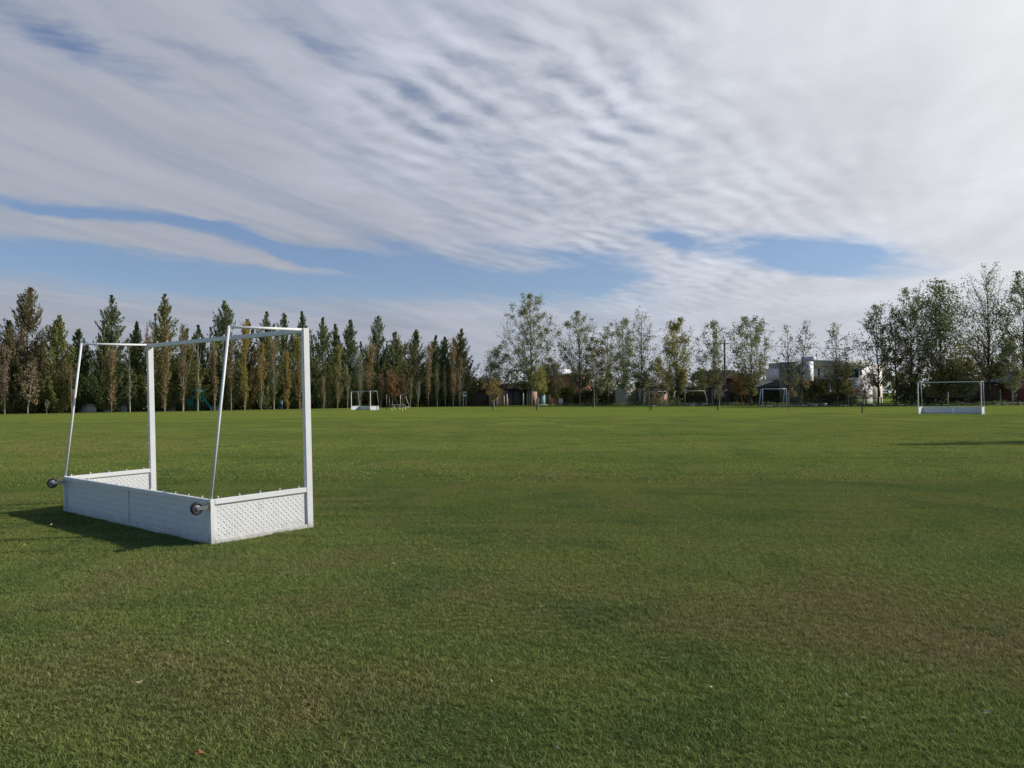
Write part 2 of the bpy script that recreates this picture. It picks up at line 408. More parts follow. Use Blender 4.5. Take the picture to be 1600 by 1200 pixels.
def grid_axis(lo, hi, step, reach, growth=1.45):
    a = list(np.arange(lo, hi + 1e-6, step)); s_ = step
    while a[-1] < reach: s_ *= growth; a.append(a[-1] + s_)
    s_ = step
    while a[0] > -reach: s_ *= growth; a.insert(0, a[0] - s_)
    return np.array(a)
gx, gy = grid_axis(-14, 16, .4, 4000), grid_axis(0, 24, .4, 4000)
GX, GY = np.meshgrid(gx, gy); nx, ny = len(gx), len(gy)
idx = np.arange(nx * ny).reshape(ny, nx)
gme = mesh('ground', np.stack([GX.ravel(), GY.ravel(), terrain(GX.ravel(), GY.ravel())], 1),
           np.stack([idx[:-1, :-1], idx[:-1, 1:], idx[1:, 1:], idx[1:, :-1]], -1).reshape(-1, 4), smooth=True)
tag(link('ground', gme, MAT['turf']), kind='structure')

# ------------------------------------------------------------------ tree building
def unit(a): return a / np.maximum(np.linalg.norm(a, axis=-1, keepdims=True), 1e-6)
def leaf_mesh(name, C, D, L, Wd, rng, tint):
    """rhombic leaves or sprays at C along D"""
    n = len(C); D = unit(D); rnd = unit(rng.normal(size=(n, 3))); S = unit(np.cross(D, rnd))
    L = np.broadcast_to(L, n)[:, None] * rng.uniform(.6, 1.35, (n, 1)); Wd = np.broadcast_to(Wd, n)[:, None] * rng.uniform(.7, 1.3, (n, 1))
    V = np.stack([C - D * L * .5, C + S * Wd * .5 - D * L * .05, C + D * L * .5, C - S * Wd * .5 + D * L * .05], 1).reshape(-1, 3)
    return mesh(name, V, np.arange(4 * n).reshape(n, 4), np.repeat(np.clip(tint, 0, 1), 4))
class Segs:
    def __init__(s): s.a = []; s.b = []; s.r = []; s.q = []
    def add(s, p0, p1, r0, r1): s.a.append(p0); s.b.append(p1); s.r.append(r0); s.q.append(r1)
    def mesh(s, name, k=4):
        V, Fc = tubes_np(np.array(s.a), np.array(s.b), np.array(s.r), np.array(s.q), k)
        return mesh(name, V, Fc, smooth=True)
def curve_limb(segs, p, d, L, r, n, rng, up=.25, wob=.12, taper=.25):
    """grow a limb, return points along it"""
    pts = [p]; dirs = []
    for i in range(n):
        d = unit(d + np.array([0, 0, up / n * 1.5]) + rng.normal(size=3) * wob)
        q = p + d * L / n
        f0_, f1_ = 1 - (1 - taper) * i / n, 1 - (1 - taper) * (i + 1) / n
        segs.add(p, q, r * f0_, r * f1_); pts.append(q); dirs.append(d); p = q
    return np.array(pts), np.array(dirs)
def grow_trunk(segs, H, r, rng, lean=(0, 0), n=8, wob=.015, top=.12):
    p = np.array([0, 0, -.1]); pts = [p]
    for i in range(n):
        t = (i + 1) / n
        q = np.array([lean[0] * t ** 1.3 + rng.normal() * wob * H * .3, lean[1] * t + rng.normal() * wob * H * .3, H * t])
        segs.add(p, q, r * (1 - (1 - top) * i / n), r * (1 - (1 - top) * t)); p = q; pts.append(q)
    return np.array(pts)
def on(pts, t):
    f_ = t * (len(pts) - 1); i = np.clip(f_.astype(int), 0, len(pts) - 2); w = (f_ - i)[:, None]
    return pts[i] * (1 - w) + pts[i + 1] * w

def envelope(z, prof):
    """crown radius factor at relative height z, rounded off at the top"""
    r_ = np.interp(z, [.0, .25, .5, .75, 1.0], [prof[0] * .5, prof[0], prof[1], prof[2], prof[3]])
    return r_ * np.sqrt(np.clip(1 - (np.clip(z - .80, 0, .2) / .215) ** 2, .02, 1))
def deciduous(root, H, Wd, seed, leaf='green', leaf2=None, nl=30, base=.16, leaves=2600, prof=(.75, 1.0, .85, .55), dens=(1.2, .7, .7), twigs=9,
              elev=56, size=.18, bark='bark', lean=(0, 0), r=None, clump=.21, split=None):
    """trunk with rising limbs, fine branches and loose leaves; dens = leafiness low / middle / top"""
    rng = np.random.default_rng(seed)
    r = r or H * .0105
    ts = Segs(); bs = Segs()
    tp = grow_trunk(ts, H * .90, r, rng, lean)
    C = []; D = []; wts = []
    ph = rng.uniform(0, 6.28, 6)
    def lobes(az_, z_): return 1 + .20 * math.sin(2 * az_ + ph[0] + z_ * 7) + .16 * math.sin(3 * az_ + ph[1] - z_ * 11) + .12 * math.sin(z_ * 24 + ph[2])
    tt = (np.arange(nl) + rng.uniform(0, 1, nl)) / nl
    for i, t in enumerate(tt):
        zt_ = base + .12 + (1.0 - base - .12) * t ** .85
        azm = i * 2.4 + rng.uniform(-.6, .6)
        R = Wd * .5 * envelope(zt_, prof) * rng.uniform(.55, 1.0) * lobes(azm, zt_)
        e = math.radians(np.clip(elev + rng.uniform(-16, 8) + 6 * t, 20, 68 if elev < 66 else 78))
        L = min(max(R / math.cos(e), H * .05), max((zt_ - base) * H / math.sin(e), H * .05))
        z0_ = max(zt_ * H - L * math.sin(e) * 1.1, base * H)
        p = on(tp, np.array([min(z0_ / (H * .90), 1.0)]))[0]
        d = np.array([math.cos(azm) * math.cos(e), math.sin(azm) * math.cos(e), math.sin(e)])
        pts, dirs = curve_limb(bs, p, d, L, r * .45 * (1 - .6 * t), 4, rng, up=.12, wob=.10)
        for q in range(twigs):
            s_ = rng.uniform(.2, 1.0)
            pp = on(pts, np.array([s_]))[0]
            dd = unit(dirs[min(3, int(s_ * 4))] + rng.normal(size=3) * .6)
            tl = max(L * rng.uniform(.20, .42) * (1.1 - .5 * s_), .35)
            p2, d2 = curve_limb(bs, pp, dd, tl, max(r * .10, .016), 2, rng, up=.05, wob=.2, taper=.3)
            C.append(p2[1]); C.append(p2[2]); D.append(d2[0]); D.append(d2[1])
            w_ = rng.gamma(1.3, 1.0)
            wts += [w_, w_ * 1.4]
    C = np.array(C); D = np.array(D); wts = np.array(wts)
    z_ = C[:, 2] / H
    hist, edges = np.histogram(z_, bins=14, range=(0, 1.05), weights=wts)
    hz = hist[np.clip((z_ / 1.05 * 14).astype(int), 0, 13)]
    wts = wts * envelope(np.clip(z_, 0, 1), prof) ** 1.3 * np.interp(z_, [.15, .5, .95], dens) / np.maximum(hz, 1e-3)
    wts = np.where(z_ > 1.0, 0, np.maximum(wts, 0)); wts /= wts.sum()
    pick = rng.choice(len(C), leaves, p=wts)
    spread = clump * min(Wd, 6) * .16
    c = C[pick] + rng.normal(size=(leaves, 3)) * spread
    c[:, 2] = np.clip(c[:, 2], H * base * .7, H * 1.01)
    dd = unit(rng.normal(size=(leaves, 3)) + np.array([0, 0, -.3]))
    tint = rng.beta(1.4, 2.0, leaves) * .75 + rng.uniform(0, .35, len(C))[pick]
    link('trunk', ts.mesh('trunk', 7), MAT[bark], root)
    tag(link('branches', bs.mesh('branches', 3), MAT['twig'] if bark != 'bark_dark' else MAT['bark_dark'], root), kind='stuff')
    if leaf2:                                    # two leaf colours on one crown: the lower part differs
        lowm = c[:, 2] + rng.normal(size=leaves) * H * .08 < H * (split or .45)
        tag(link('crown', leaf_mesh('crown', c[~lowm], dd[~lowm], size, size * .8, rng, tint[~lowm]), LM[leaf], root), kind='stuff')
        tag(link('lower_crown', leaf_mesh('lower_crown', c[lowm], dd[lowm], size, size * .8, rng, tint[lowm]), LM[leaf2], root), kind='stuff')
    else:
        tag(link('crown', leaf_mesh('crown', c, dd, size, size * .8, rng, tint), LM[leaf], root), kind='stuff')

def conifer(root, H, Wd, seed, leaf='conifer', leaves=5200, base=.04, lean=.5, bark='bark_dark', elev=33, tips=3, prof=(.9, 1.0, .60, .16)):
    """ragged cypress-like conifer: pointed plumes, wind-bent tips, several side leaders"""
    rng = np.random.default_rng(seed)
    ts = Segs(); n_ = 8; p = np.array([0, 0, -.1]); pts = [p]
    for i in range(n_):
        t = (i + 1) / n_; q = np.array([lean * .35 * t + lean * .9 * max(0, t - .7) ** 1.2 + rng.normal() * .06, rng.normal() * .06, H * .97 * t])
        ts.add(p, q, H * .013 * (1 - .9 * i / n_), H * .013 * (1 - .9 * t)); p = q; pts.append(q)
    tp = np.array(pts)
    C = []; D = []; Wt = []; Rr = []
    axes = [(tp, H, Wd, 230)]
    for q in range(tips):
        azm = rng.uniform(0, 2 * np.pi); hh = H * rng.uniform(.50, .86); off = Wd * rng.uniform(.14, .30)
        b0 = np.array([math.cos(azm) * off * .7, math.sin(azm) * off * .7, H * rng.uniform(.12, .3)])
        b1 = np.array([math.cos(azm) * off * 1.25 + lean * .5, math.sin(azm) * off, hh])
        pt2 = np.array([np.array([0, 0, b0[2] * .6]), b0, (b0 * .45 + b1 * .55), b1])
        for a, b in zip(pt2[:-1], pt2[1:]): ts.add(a, b, H * .006, H * .004)
        axes.append((pt2, hh, Wd * .40, 60))
    for pt_, HH, wd, n in axes:
        z0 = pt_[0][2] / HH
        zt_ = max(base, z0) + .03 + (.97 - max(base, z0)) * (1 - rng.uniform(0, 1, n) ** 1.25)
        ph = rng.uniform(0, 6.28, 3)
        for i in range(n):
            z = zt_[i]; azm = rng.uniform(0, 2 * np.pi)
            R = wd * .5 * np.interp(z, [0, .22, .62, .88, 1], [prof[0], prof[1], prof[2], prof[2] * .38, .02])
            R *= rng.uniform(.55, 1.12) * (1 + .22 * math.sin(z * 21 + ph[0]) + .15 * math.sin(2 * azm + ph[1]))
            if rng.random() < .05: R *= 1.35
            e = math.radians(elev + 24 * z + rng.uniform(-10, 12))
            L = max(R / math.cos(e), .25)
            zs = max(z * HH - L * math.sin(e), pt_[0][2])
            f_ = np.clip((zs - pt_[0][2]) / (pt_[-1][2] - pt_[0][2]), 0, 1)
            p = on(pt_, np.array([f_]))[0]
            d = unit(np.array([math.cos(azm) * math.cos(e) + lean * .10, math.sin(azm) * math.cos(e), math.sin(e)]))
            m = max(4, int(L * 11))
            s_ = np.linspace(.12, 1.0, m) ** .8
            line = p + d * L * s_[:, None] + np.array([0, 0, 1]) * (L * .16 * s_ ** 2)[:, None]
            C.append(line); D.append(np.repeat(d[None], m, 0) + np.array([0, 0, .35])); Wt.append(np.full(m, rng.random())); Rr.append(.058 * L * (1.3 - s_) + .02)
    C = np.concatenate(C); D = np.concatenate(D); Wt = np.concatenate(Wt); Rr = np.concatenate(Rr)
    pick = rng.integers(0, len(C), leaves)
    c = C[pick] + rng.normal(size=(leaves, 3)) * Rr[pick][:, None]
    c[:, 2] = np.clip(c[:, 2], .1, None)
    d = unit(D[pick]) + rng.normal(size=(leaves, 3)) * .35
    tint = rng.beta(1.4, 2.2, leaves) * .55 + Wt[pick] * .45
    link('trunk', ts.mesh('trunk', 6), MAT[bark], root)
    tag(link('crown', leaf_mesh('crown', c, d, .27, .10, rng, tint), LM[leaf], root), kind='stuff')

def column_poplar(root, H, Wd, seed, leaf='tan', leaf2=None, split=.5, leaves=1500, base=.06, bark='bark_tan', lean=(0, 0), nb=42, size=.15, bare_top=0.0, r=None):
    """narrow upright poplar: many steep branches hugging the trunk"""
    rng = np.random.default_rng(seed)
    ts = Segs(); bs = Segs(); r = r or H * .010
    tp = grow_trunk(ts, H, r, rng, lean, wob=.006, top=.15)
    C = []; Wt = []
    for i in range(nb):
        t = base + (1 - base) * rng.uniform(0, .93)
        p = on(tp, np.array([t]))[0]; azm = rng.uniform(0, 2 * np.pi); e = math.radians(rng.uniform(66, 82))
        shape = np.interp(t, [0, .12, .5, .85, 1], [.3, .95, 1.0, .7, .3]) * (1 + .35 * math.sin(t * 17 + seed))
        L = min(Wd * .5 * shape / math.cos(e) * rng.uniform(.7, 1.2), H * (1.02 - t))
        d = np.array([math.cos(azm) * math.cos(e), math.sin(azm) * math.cos(e), math.sin(e)])
        pts, dirs = curve_limb(bs, p, d, L, r * .36, 4, rng, up=.3, wob=.05)
        s_ = rng.uniform(.1, 1, 12); C.append(on(pts, s_)); Wt += [rng.uniform(.4, 1.4) * (0.08 if bare_top and t > 1 - bare_top else 1)] * 12
    C = np.concatenate(C); Wt = np.array(Wt); Wt /= Wt.sum()
    pick = rng.choice(len(C), leaves, p=Wt)
    c = C[pick] + rng.normal(size=(leaves, 3)) * np.array([.11, .11, .22]) * Wd * .75
    d = rng.normal(size=(leaves, 3))
    tint = rng.beta(1.6, 2.0, leaves)
    link('trunk', ts.mesh('trunk', 6), MAT[bark], root); tag(link('branches', bs.mesh('branches', 3), MAT[bark], root), kind='stuff')
    if leaf2:
        lowm = c[:, 2] + rng.normal(size=leaves) * H * .05 < H * split
        link('crown', leaf_mesh('crown', c[~lowm], d[~lowm], size, size * .8, rng, tint[~lowm]), LM[leaf], root)
        link('lower_crown', leaf_mesh('lower_crown', c[lowm], d[lowm], size, size * .8, rng, tint[lowm]), LM[leaf2], root)
    else:
        link('crown', leaf_mesh('crown', c, d, size, size * .8, rng, tint), LM[leaf], root)

# depth of the two tree lines
def left_depth(px): return float(np.interp(px, [-60, 0, 200, 400, 600, 730], [80, 84, 91, 99, 112, 118]))
def right_depth(px): return float(np.interp(px, [730, 850, 1050, 1200, 1350, 1600, 1800], [119, 117, 106, 97, 88, 85, 83]))

def place(px, ytop, dep):
    X_ = xat(px, dep)
    return Vector((X_, dep, 0)), at(px, ytop, dep).z

CON = 'conifers in the row on the left'
con = [  # px, top, width px, leaf, lean, depth offset, label
    (-12, 520, 50, 'conifer', .4, 6, 'green conifer cut by the left edge of the photo, leftmost of the row'),
    (13, 500, 46, 'dark', .3, 5, 'short dark conifer just left of the tallest brown-green conifer at far left'),
    (40, 447, 92, 'browncon', .9, 5, 'tall broad brownish conifer with a tip leaning right, tallest at the far left'),
    (90, 492, 62, 'olivecon', .3, 4, 'olive green conifer right of the tall brownish one, left of the big goal'),
    (122, 514, 56, 'conifer', .1, 7, 'rounded conifer behind the far left stay of the big goal'),
    (173, 460, 60, 'dark', .3, 5, 'tall dense dark conifer above the left top bar of the big goal'),
    (212, 502, 40, 'conifer', .2, 6, 'small pale-tipped conifer right of the dense dark one, left of the far post'),
    (252, 458, 60, 'olivecon', 1.0, 5, 'tall conifer with wind-bent tip right behind the far post of the big goal'),
    (290, 513, 40, 'olivecon', .1, 5, 'low olive conifer under the crossbar, first right of the wind-bent one'),
    (310, 508, 36, 'conifer', .1, 7, 'slim low conifer under the crossbar, second right of the wind-bent one'),
    (350, 468, 62, 'dark', .2, 6, 'tall dark conifer with spreading arms left of the near stay top'),
    (386, 498, 44, 'browncon', .2, 7, 'brownish conifer behind the bright yellow poplar'),
    (416, 486, 46, 'conifer', .3, 6, 'conifer with thin pointed tip, left of middle under the near top bar'),
    (444, 488, 44, 'conifer', .1, 7, 'conifer with thin pointed tip, second from the near post of the big goal'),
    (472, 486, 46, 'dark', .2, 6, 'dark conifer rising just behind the top of the near goal post'),
    (504, 495, 44, 'conifer', .3, 6, 'green conifer immediately right of the near goal post'),
    (524, 506, 34, 'olivecon', .1, 7, 'narrow conifer, second to the right of the near goal post'),
    (547, 499, 44, 'dark', .2, 6, 'dark green conifer directly above the far left hockey goal'),
    (590, 493, 62, 'dark', .4, 6, 'tallest broad conifer between the near goal post and the gap in the trees'),
    (618, 518, 58, 'olivecon', .3, 5, 'bright green conifer leaning behind the small football goal on the left'),
    (645, 515, 44, 'conifer', 1.1, 6, 'open feathery conifer with arms swept to the right'),
    (677, 524, 34, 'conifer', .8, 6, 'small swept conifer, third from the gap in the trees'),
    (695, 526, 36, 'dark', .3, 7, 'dark pointed conifer, second from the gap in the trees'),
    (714, 513, 42, 'olivecon', 1.3, 5, 'last conifer of the left row with a bent tip beside the gap'),
]
for i, (px, yt, w, lf, ln, off, lab) in enumerate(con):
    dep = left_depth(px) + off; p, H = place(px, yt, dep)
    rt = empty('conifer', p, 0, lab, 'conifer tree', CON)
    conifer(rt, H, (w * 1.15 + 14) / F * dep, 100 + i, lf, leaves=int(23000 if w > 70 else 19000 if w > 50 else 14500), lean=ln, tips=4 if w > 55 else 2,
            prof=(.95, 1.0, .60, .10))
rng = np.random.default_rng(5)
for i, px in enumerate(np.arange(-30, 735, 30)):           # a second, lower line that closes the gaps
    px = px + rng.uniform(-6, 6); dep = left_depth(px) + rng.uniform(11, 15); p, H = place(px, rng.uniform(548, 572), dep)
    near_ = min(con, key=lambda c_: abs(c_[0] - px)); side_ = 'left' if px < near_[0] else 'right'
    ord_ = {1: 'first', 2: 'second', 3: 'third', 4: 'fourth', 5: 'fifth', 6: 'sixth', 7: 'seventh', 8: 'eighth', 9: 'ninth', 10: 'tenth', 11: 'eleventh', 12: 'twelfth', 13: 'thirteenth'}
    lab_ = 'lower %s conifer of the back line, %s from the %s end' % ('dark' if i % 3 else 'brownish', ord_[i + 1] if i < 13 else ord_[26 - i], 'left' if i < 13 else 'right')
    rt = empty('conifer', p, 0, lab_, 'conifer tree', 'lower conifers behind the left row')
    conifer(rt, H, rng.uniform(4.6, 6.2), 300 + i, 'dark' if i % 3 else 'browncon', leaves=7000, lean=.2, tips=3, prof=(1.0, 1.0, .75, .2))

COL = 'narrow poplars in front of the left conifers'
pops = [  # px, top, width px, leaf, leaf2, split, leaves, bark, bare_top, label
    (7, 540, 22, 'pink', None, 0, 1100, 'bark_tan', .3, 'pinkish brown thin poplar at the very left edge of the photo'),
    (112, 566, 9, 'tan', None, 0, 250, 'bark_tan', .6, 'almost bare thin poplar behind the far left stay of the big goal'),
    (174, 550, 24, 'tan', None, 0, 1700, 'bark_tan', .1, 'brown-leaved forked poplar below the dense dark conifer'),
    (203, 532, 9, 'grey', None, 0, 420, 'bark_pale', .4, 'bare grey poplar between the brown forked one and the far post'),
    (231, 505, 18, 'tan', None, 0, 900, 'bark_tan', .3, 'thin grey-brown poplar just left of the far goal post'),
    (257, 512, 20, 'tan', None, 0, 2100, 'bark_tan', .1, 'dense brown poplar just right of the far goal post'),
    (286, 508, 17, 'olive', 'tan', .8, 1500, 'bark_pale', .1, 'grey-brown poplar with green top, second right of the far post'),
    (309, 520, 11, 'lime', 'tan', .05, 520, 'bark_pale', .5, 'bare-stemmed poplar with a yellow tuft low down over the slide'),
    (335, 530, 14, 'lime', 'tan', .75, 1000, 'bark_tan', .0, 'thin poplar with yellow-green top just left of the near stay'),
    (361, 528, 12, 'tan', None, 0, 800, 'bark_tan', .2, 'thin tan poplar just right of the near stay'),
    (382, 507, 18, 'yellow', 'lime', .42, 2300, 'bark_tan', .0, 'brightest yellow poplar, under the crossbar right of the near stay'),
    (408, 540, 17, 'gold', 'grey', .3, 1600, 'bark_tan', .0, 'golden poplar with grey-green foot, next right of the brightest yellow one'),
    (428, 530, 15, 'tan', 'olive', .6, 1300, 'bark_pale', .0, 'greyish poplar between two golden ones under the crossbar'),
    (449, 553, 17, 'gold', None, 0, 1600, 'bark_tan', .0, 'short golden brown poplar, second left of the near goal post'),
    (468, 530, 17, 'lime', 'gold', .7, 1700, 'bark_tan', .0, 'olive yellow poplar touching the near goal post'),
    (506, 588, 10, 'tan', None, 0, 320, 'bark_pale', .4, 'short nearly bare poplar, first right of the near goal post'),
    (527, 545, 17, 'lime', 'olive', .55, 1700, 'bark_tan', .0, 'yellow-green poplar midway between the near post and the far left hockey goal'),
    (543, 572, 10, 'olive', None, 0, 500, 'bark_pale', .3, 'thin dull poplar touching the left post of the far left hockey goal'),
    (562, 556, 18, 'grey', 'olive', .5, 1500, 'bark_pale', .0, 'grey-green poplar seen through the mouth of the far left hockey goal'),
    (578, 541, 18, 'gold', 'tan', .5, 1500, 'bark_tan', .0, 'poplar with orange brown top above the right post of the far left hockey goal'),
    (595, 588, 13, 'pink', None, 0, 900, 'bark_tan', .0, 'short pinkish poplar right of the far left hockey goal'),
    (641, 592, 8, 'grey', None, 0, 200, 'bark_pale', .5, 'pale-stemmed poplar right of the small football goal on the left'),
    (653, 596, 8, 'grey', None, 0, 220, 'bark_pale', .5, 'second pale-stemmed poplar right of the small football goal on the left'),
    (669, 541, 16, 'tan', None, 0, 1300, 'bark_tan', .0, 'tall tan poplar left of the yellow-topped one near the gap'),
    (683, 567, 9, 'lime', 'olive', .6, 600, 'bark_pale', .0, 'small yellow-topped poplar near the gap in the trees'),
    (696, 571, 7, 'tan', None, 0, 260, 'bark_pale', .2, 'thin bare poplar between the yellow-topped and the last tan one'),
    (708, 527, 15, 'gold', 'tan', .7, 1300, 'bark_tan', .0, 'tall golden brown poplar, second from the gap in the trees'),
    (718, 560, 13, 'tan', None, 0, 700, 'bark_pale', .1, 'last poplar of the left row, pale forked stem beside the gap'),
]
for i, (px, yt, w, lf, l2, spl, n, bk, bt, lab) in enumerate(pops):
    dep = left_depth(px) + rng.uniform(-.4, .6); p, H = place(px, yt, dep)
    rt = empty('poplar', p, 0, lab, 'poplar tree', COL)
    column_poplar(rt, H, w / F * dep * 1.05, 500 + i, lf, l2, spl, n, bark=bk, bare_top=bt, base=.03 if n > 1400 else .1, lean=(rng.uniform(-.2, .3), 0))
p, H = place(43, 560, 85)
rt = empty('bare_tree', p, 0, 'slender tree with two pale stems fanning out before the tall brownish conifer', 'tree')
deciduous(rt, H, 4.2, 41, 'tan', nl=16, base=.2, leaves=500, elev=62, bark='bark_pale', size=.16, lean=(.8, 0), r=.07)
p, H = place(613, 578, 112)
rt = empty('rusty_tree', p, 0, 'small round tree with rusty orange leaves between the two small goals on the left', 'tree')
deciduous(rt, H, 2.8, 42, 'rust', nl=26, base=.25, leaves=1900, elev=55, bark='bark_tan', size=.16, dens=(1, 1, 1))
p, H = place(629, 585, 113)
rt = empty('rusty_tree', p, 0, 'darker wine-red small tree right beside the rusty orange one', 'tree')
deciduous(rt, H, 2.4, 43, 'wine', nl=24, base=.25, leaves=1400, elev=55, bark='bark_tan', size=.16, dens=(1, 1, 1))
p, H = place(73, 627, 85)
rt = empty('young_shrub', p, 0, 'knee to waist high grey-green sapling at the foot of the far left conifers', 'sapling')
column_poplar(rt, H, .5, 44, 'grey', leaves=420, nb=16, size=.09, base=.25, bark='bark_pale', r=.02)

RT = 'trees in the row on the right'
rtrees = [ # px, ytop, width px, kwargs, depth offset, label
    (775, 540, 46, dict(leaf='pale', leaf2='deep', split=.45, leaves=3200, nl=30, dens=(1, 1, .8)), 6, 'grey-green tree left of the tallest middle tree, beside the gap'),
    (830, 458, 82, dict(leaf='green', leaf2='deep', split=.42, leaves=8200, nl=46, twigs=9, prof=(.9, 1.0, .9, .5), dens=(1.4, .75, .8), base=.12), 5, 'tallest tree in the middle of the photo with an airy top'),
    (862, 560, 50, dict(leaf='olive', leaves=2600, nl=26, dens=(1, 1, .8)), 3, 'low olive bushy tree at the right foot of the tallest middle tree'),
    (906, 487, 56, dict(leaf='green', leaves=3800, nl=36, prof=(.7, 1.0, .9, .5), dens=(1.2, .6, .9)), 4, 'airy poplar with a dark stem in front of the red house'),
    (932, 528, 40, dict(leaf='olive', leaf2='deep', split=.4, leaves=2600, nl=26), 5, 'olive tree between the airy dark-stemmed poplar and the pale ones'),
    (950, 505, 36, dict(leaf='pale', leaves=1900, nl=28, dens=(.9, .8, .6)), 7, 'thin pale tree above the left end of the beige wall'),
    (974, 498, 50, dict(leaf='pale', leaf2='green', split=.5, leaves=3600, nl=34, dens=(1.1, 1, 1)), 4, 'pale green poplar above the beige wall'),
    (1003, 480, 52, dict(leaf='green', leaf2='deep', split=.5, leaves=2300, nl=34, twigs=10, dens=(1.8, .35, .12), bark='bark_dark'), 2, 'tree with a bare twiggy top above the left football goal of the middle'),
    (1030, 560, 46, dict(leaf='olive', leaves=2400, nl=24, dens=(1, 1, .7)), 6, 'low olive tree behind the left football goal of the middle'),
    (1059, 498, 58, dict(leaf='lime', leaf2='olive', split=.4, leaves=4600, nl=36, dens=(1.3, .6, 1.0), bark='bark_dark'), 2, 'yellow-green poplar right of the left middle football goal'),
    (1092, 575, 34, dict(leaf='deep', leaves=1700, nl=20), 12, 'dark low tree above the grey shelter roof'),
    (1116, 496, 46, dict(leaf='green', leaf2='olive', split=.35, leaves=2500, nl=34, dens=(1.1, .6, .6)), 2, 'airy poplar just left of the utility pole'),
    (1174, 495, 72, dict(leaf='green', leaf2='olive', split=.45, leaves=3900, nl=44, twigs=9, elev=60, dens=(1.5, .4, .7), prof=(.5, .85, 1.0, .7)), 2, 'wide vase-shaped tree with yellowish middle right of the utility pole'),
    (1158, 585, 40, dict(leaf='rust', leaves=1500, nl=20, base=.35), 3, 'low rusty orange tree in front of the salmon house'),
    (1232, 508, 44, dict(leaf='green', leaf2='tan', split=.30, leaves=520, nl=26, twigs=9, dens=(1.6, .35, .45), bark='bark_dark'), 2, 'sparse tree with leaning dark stem at the left end of the white house'),
    (1250, 502, 48, dict(leaf='grey', leaf2='tan', split=.30, leaves=560, nl=28, twigs=9, dens=(1.5, .4, .55), lean=(.8, 0), bark='bark_dark'), 3, 'sparse leaning tree before the sunlit corner of the white house'),
    (1308, 505, 60, dict(leaf='green', leaf2='olive', split=.4, leaves=1200, nl=32, twigs=10, dens=(1.9, .35, .3), bark='bark_dark', prof=(.5, .9, 1.0, .6)), 2, 'nearly bare vase-shaped tree before the middle of the white house'),
    (1325, 566, 20, dict(leaf='olive', leaf2='deep', split=.30, leaves=520, nl=26), 4, 'leafy olive bush-like tree before the windows of the white house'),
    (1372, 470, 58, dict(leaf='deep', leaves=2600, nl=36, twigs=8, dens=(.9, .6, 1.0), bark='bark_dark'), 2, 'dark-stemmed airy tree before the right end of the white house'),
    (1400, 478, 50, dict(leaf='olive', leaf2='tan', split=.55, leaves=2500, nl=30, dens=(1.2, .8, .5), bark='bark_dark'), 4, 'airy tree with brownish lower leaves right of the white house'),
    (1425, 452, 66, dict(leaf='green', leaves=3900, nl=40, prof=(.5, .9, 1, .7), dens=(.9, .7, .7), bark='bark_dark'), 4, 'loose tall tree left of the densest green tree above the right hockey goal'),
    (1470, 440, 100, dict(leaf='deep', leaf2='olive', split=.40, leaves=11500, nl=60, twigs=10, base=.10, prof=(.95, 1.0, .8, .45), dens=(1.1, 1, 1.1), bark='bark_dark', clump=.5), 2, 'densest green tree, broad and full, above the right hockey goal'),
    (1545, 412, 96, dict(leaf='green', leaf2='deep', split=.5, leaves=6000, nl=50, twigs=11, prof=(.8, .9, 1.0, .7), dens=(2.0, .5, .12), bark='bark_dark'), 6, 'tall tree with a bare spreading top right of the densest green tree'),
    (1512, 560, 66, dict(leaf='olive', leaf2='deep', split=.4, leaves=4200, nl=34, dens=(1, 1, .8)), 1, 'low yellowish olive tree behind the right end of the right hockey goal'),
    (1602, 424, 90, dict(leaf='deep', leaves=5600, nl=46, dens=(1, .6, .8), bark='bark_dark'), 4, 'tall airy tree cut by the right edge of the photo'),
    (1582, 530, 44, dict(leaf='green', leaves=1500, nl=24, bark='bark_pale', dens=(.8, .8, .8)), 1, 'pale-stemmed tree beside the maroon shed'),
]
for i, (px, yt, w, kw, off, lab) in enumerate(rtrees):
    dep = right_depth(px) + off; p, H = place(px, yt, dep)
    rt = empty('poplar' if w < 75 else 'tree', p, 0, lab, 'tree', RT)
    kw['leaves'] = int(kw['leaves'] * (1.85 if px < 1340 else 1.35))
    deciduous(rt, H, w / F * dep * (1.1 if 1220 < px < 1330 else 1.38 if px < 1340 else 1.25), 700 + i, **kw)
# short tree group left of the brick building
for px, yt, w, lf, off, lab in ((738, 590, 36, 'wine', 6, 'dark wine-brown low tree first right of the gap, over the dark opening'),
                                (757, 588, 34, 'wine', 7, 'brown low tree between the dark opening and the brick columns')):
    dep = right_depth(px) + off; p, H = place(px, yt, dep)
    rt = empty('low_tree', p, 0, lab, 'tree'); deciduous(rt, H, w / F * dep, 800 + px, lf, nl=28, base=.35, leaves=2200, elev=45, size=.2, dens=(1, 1, 1))

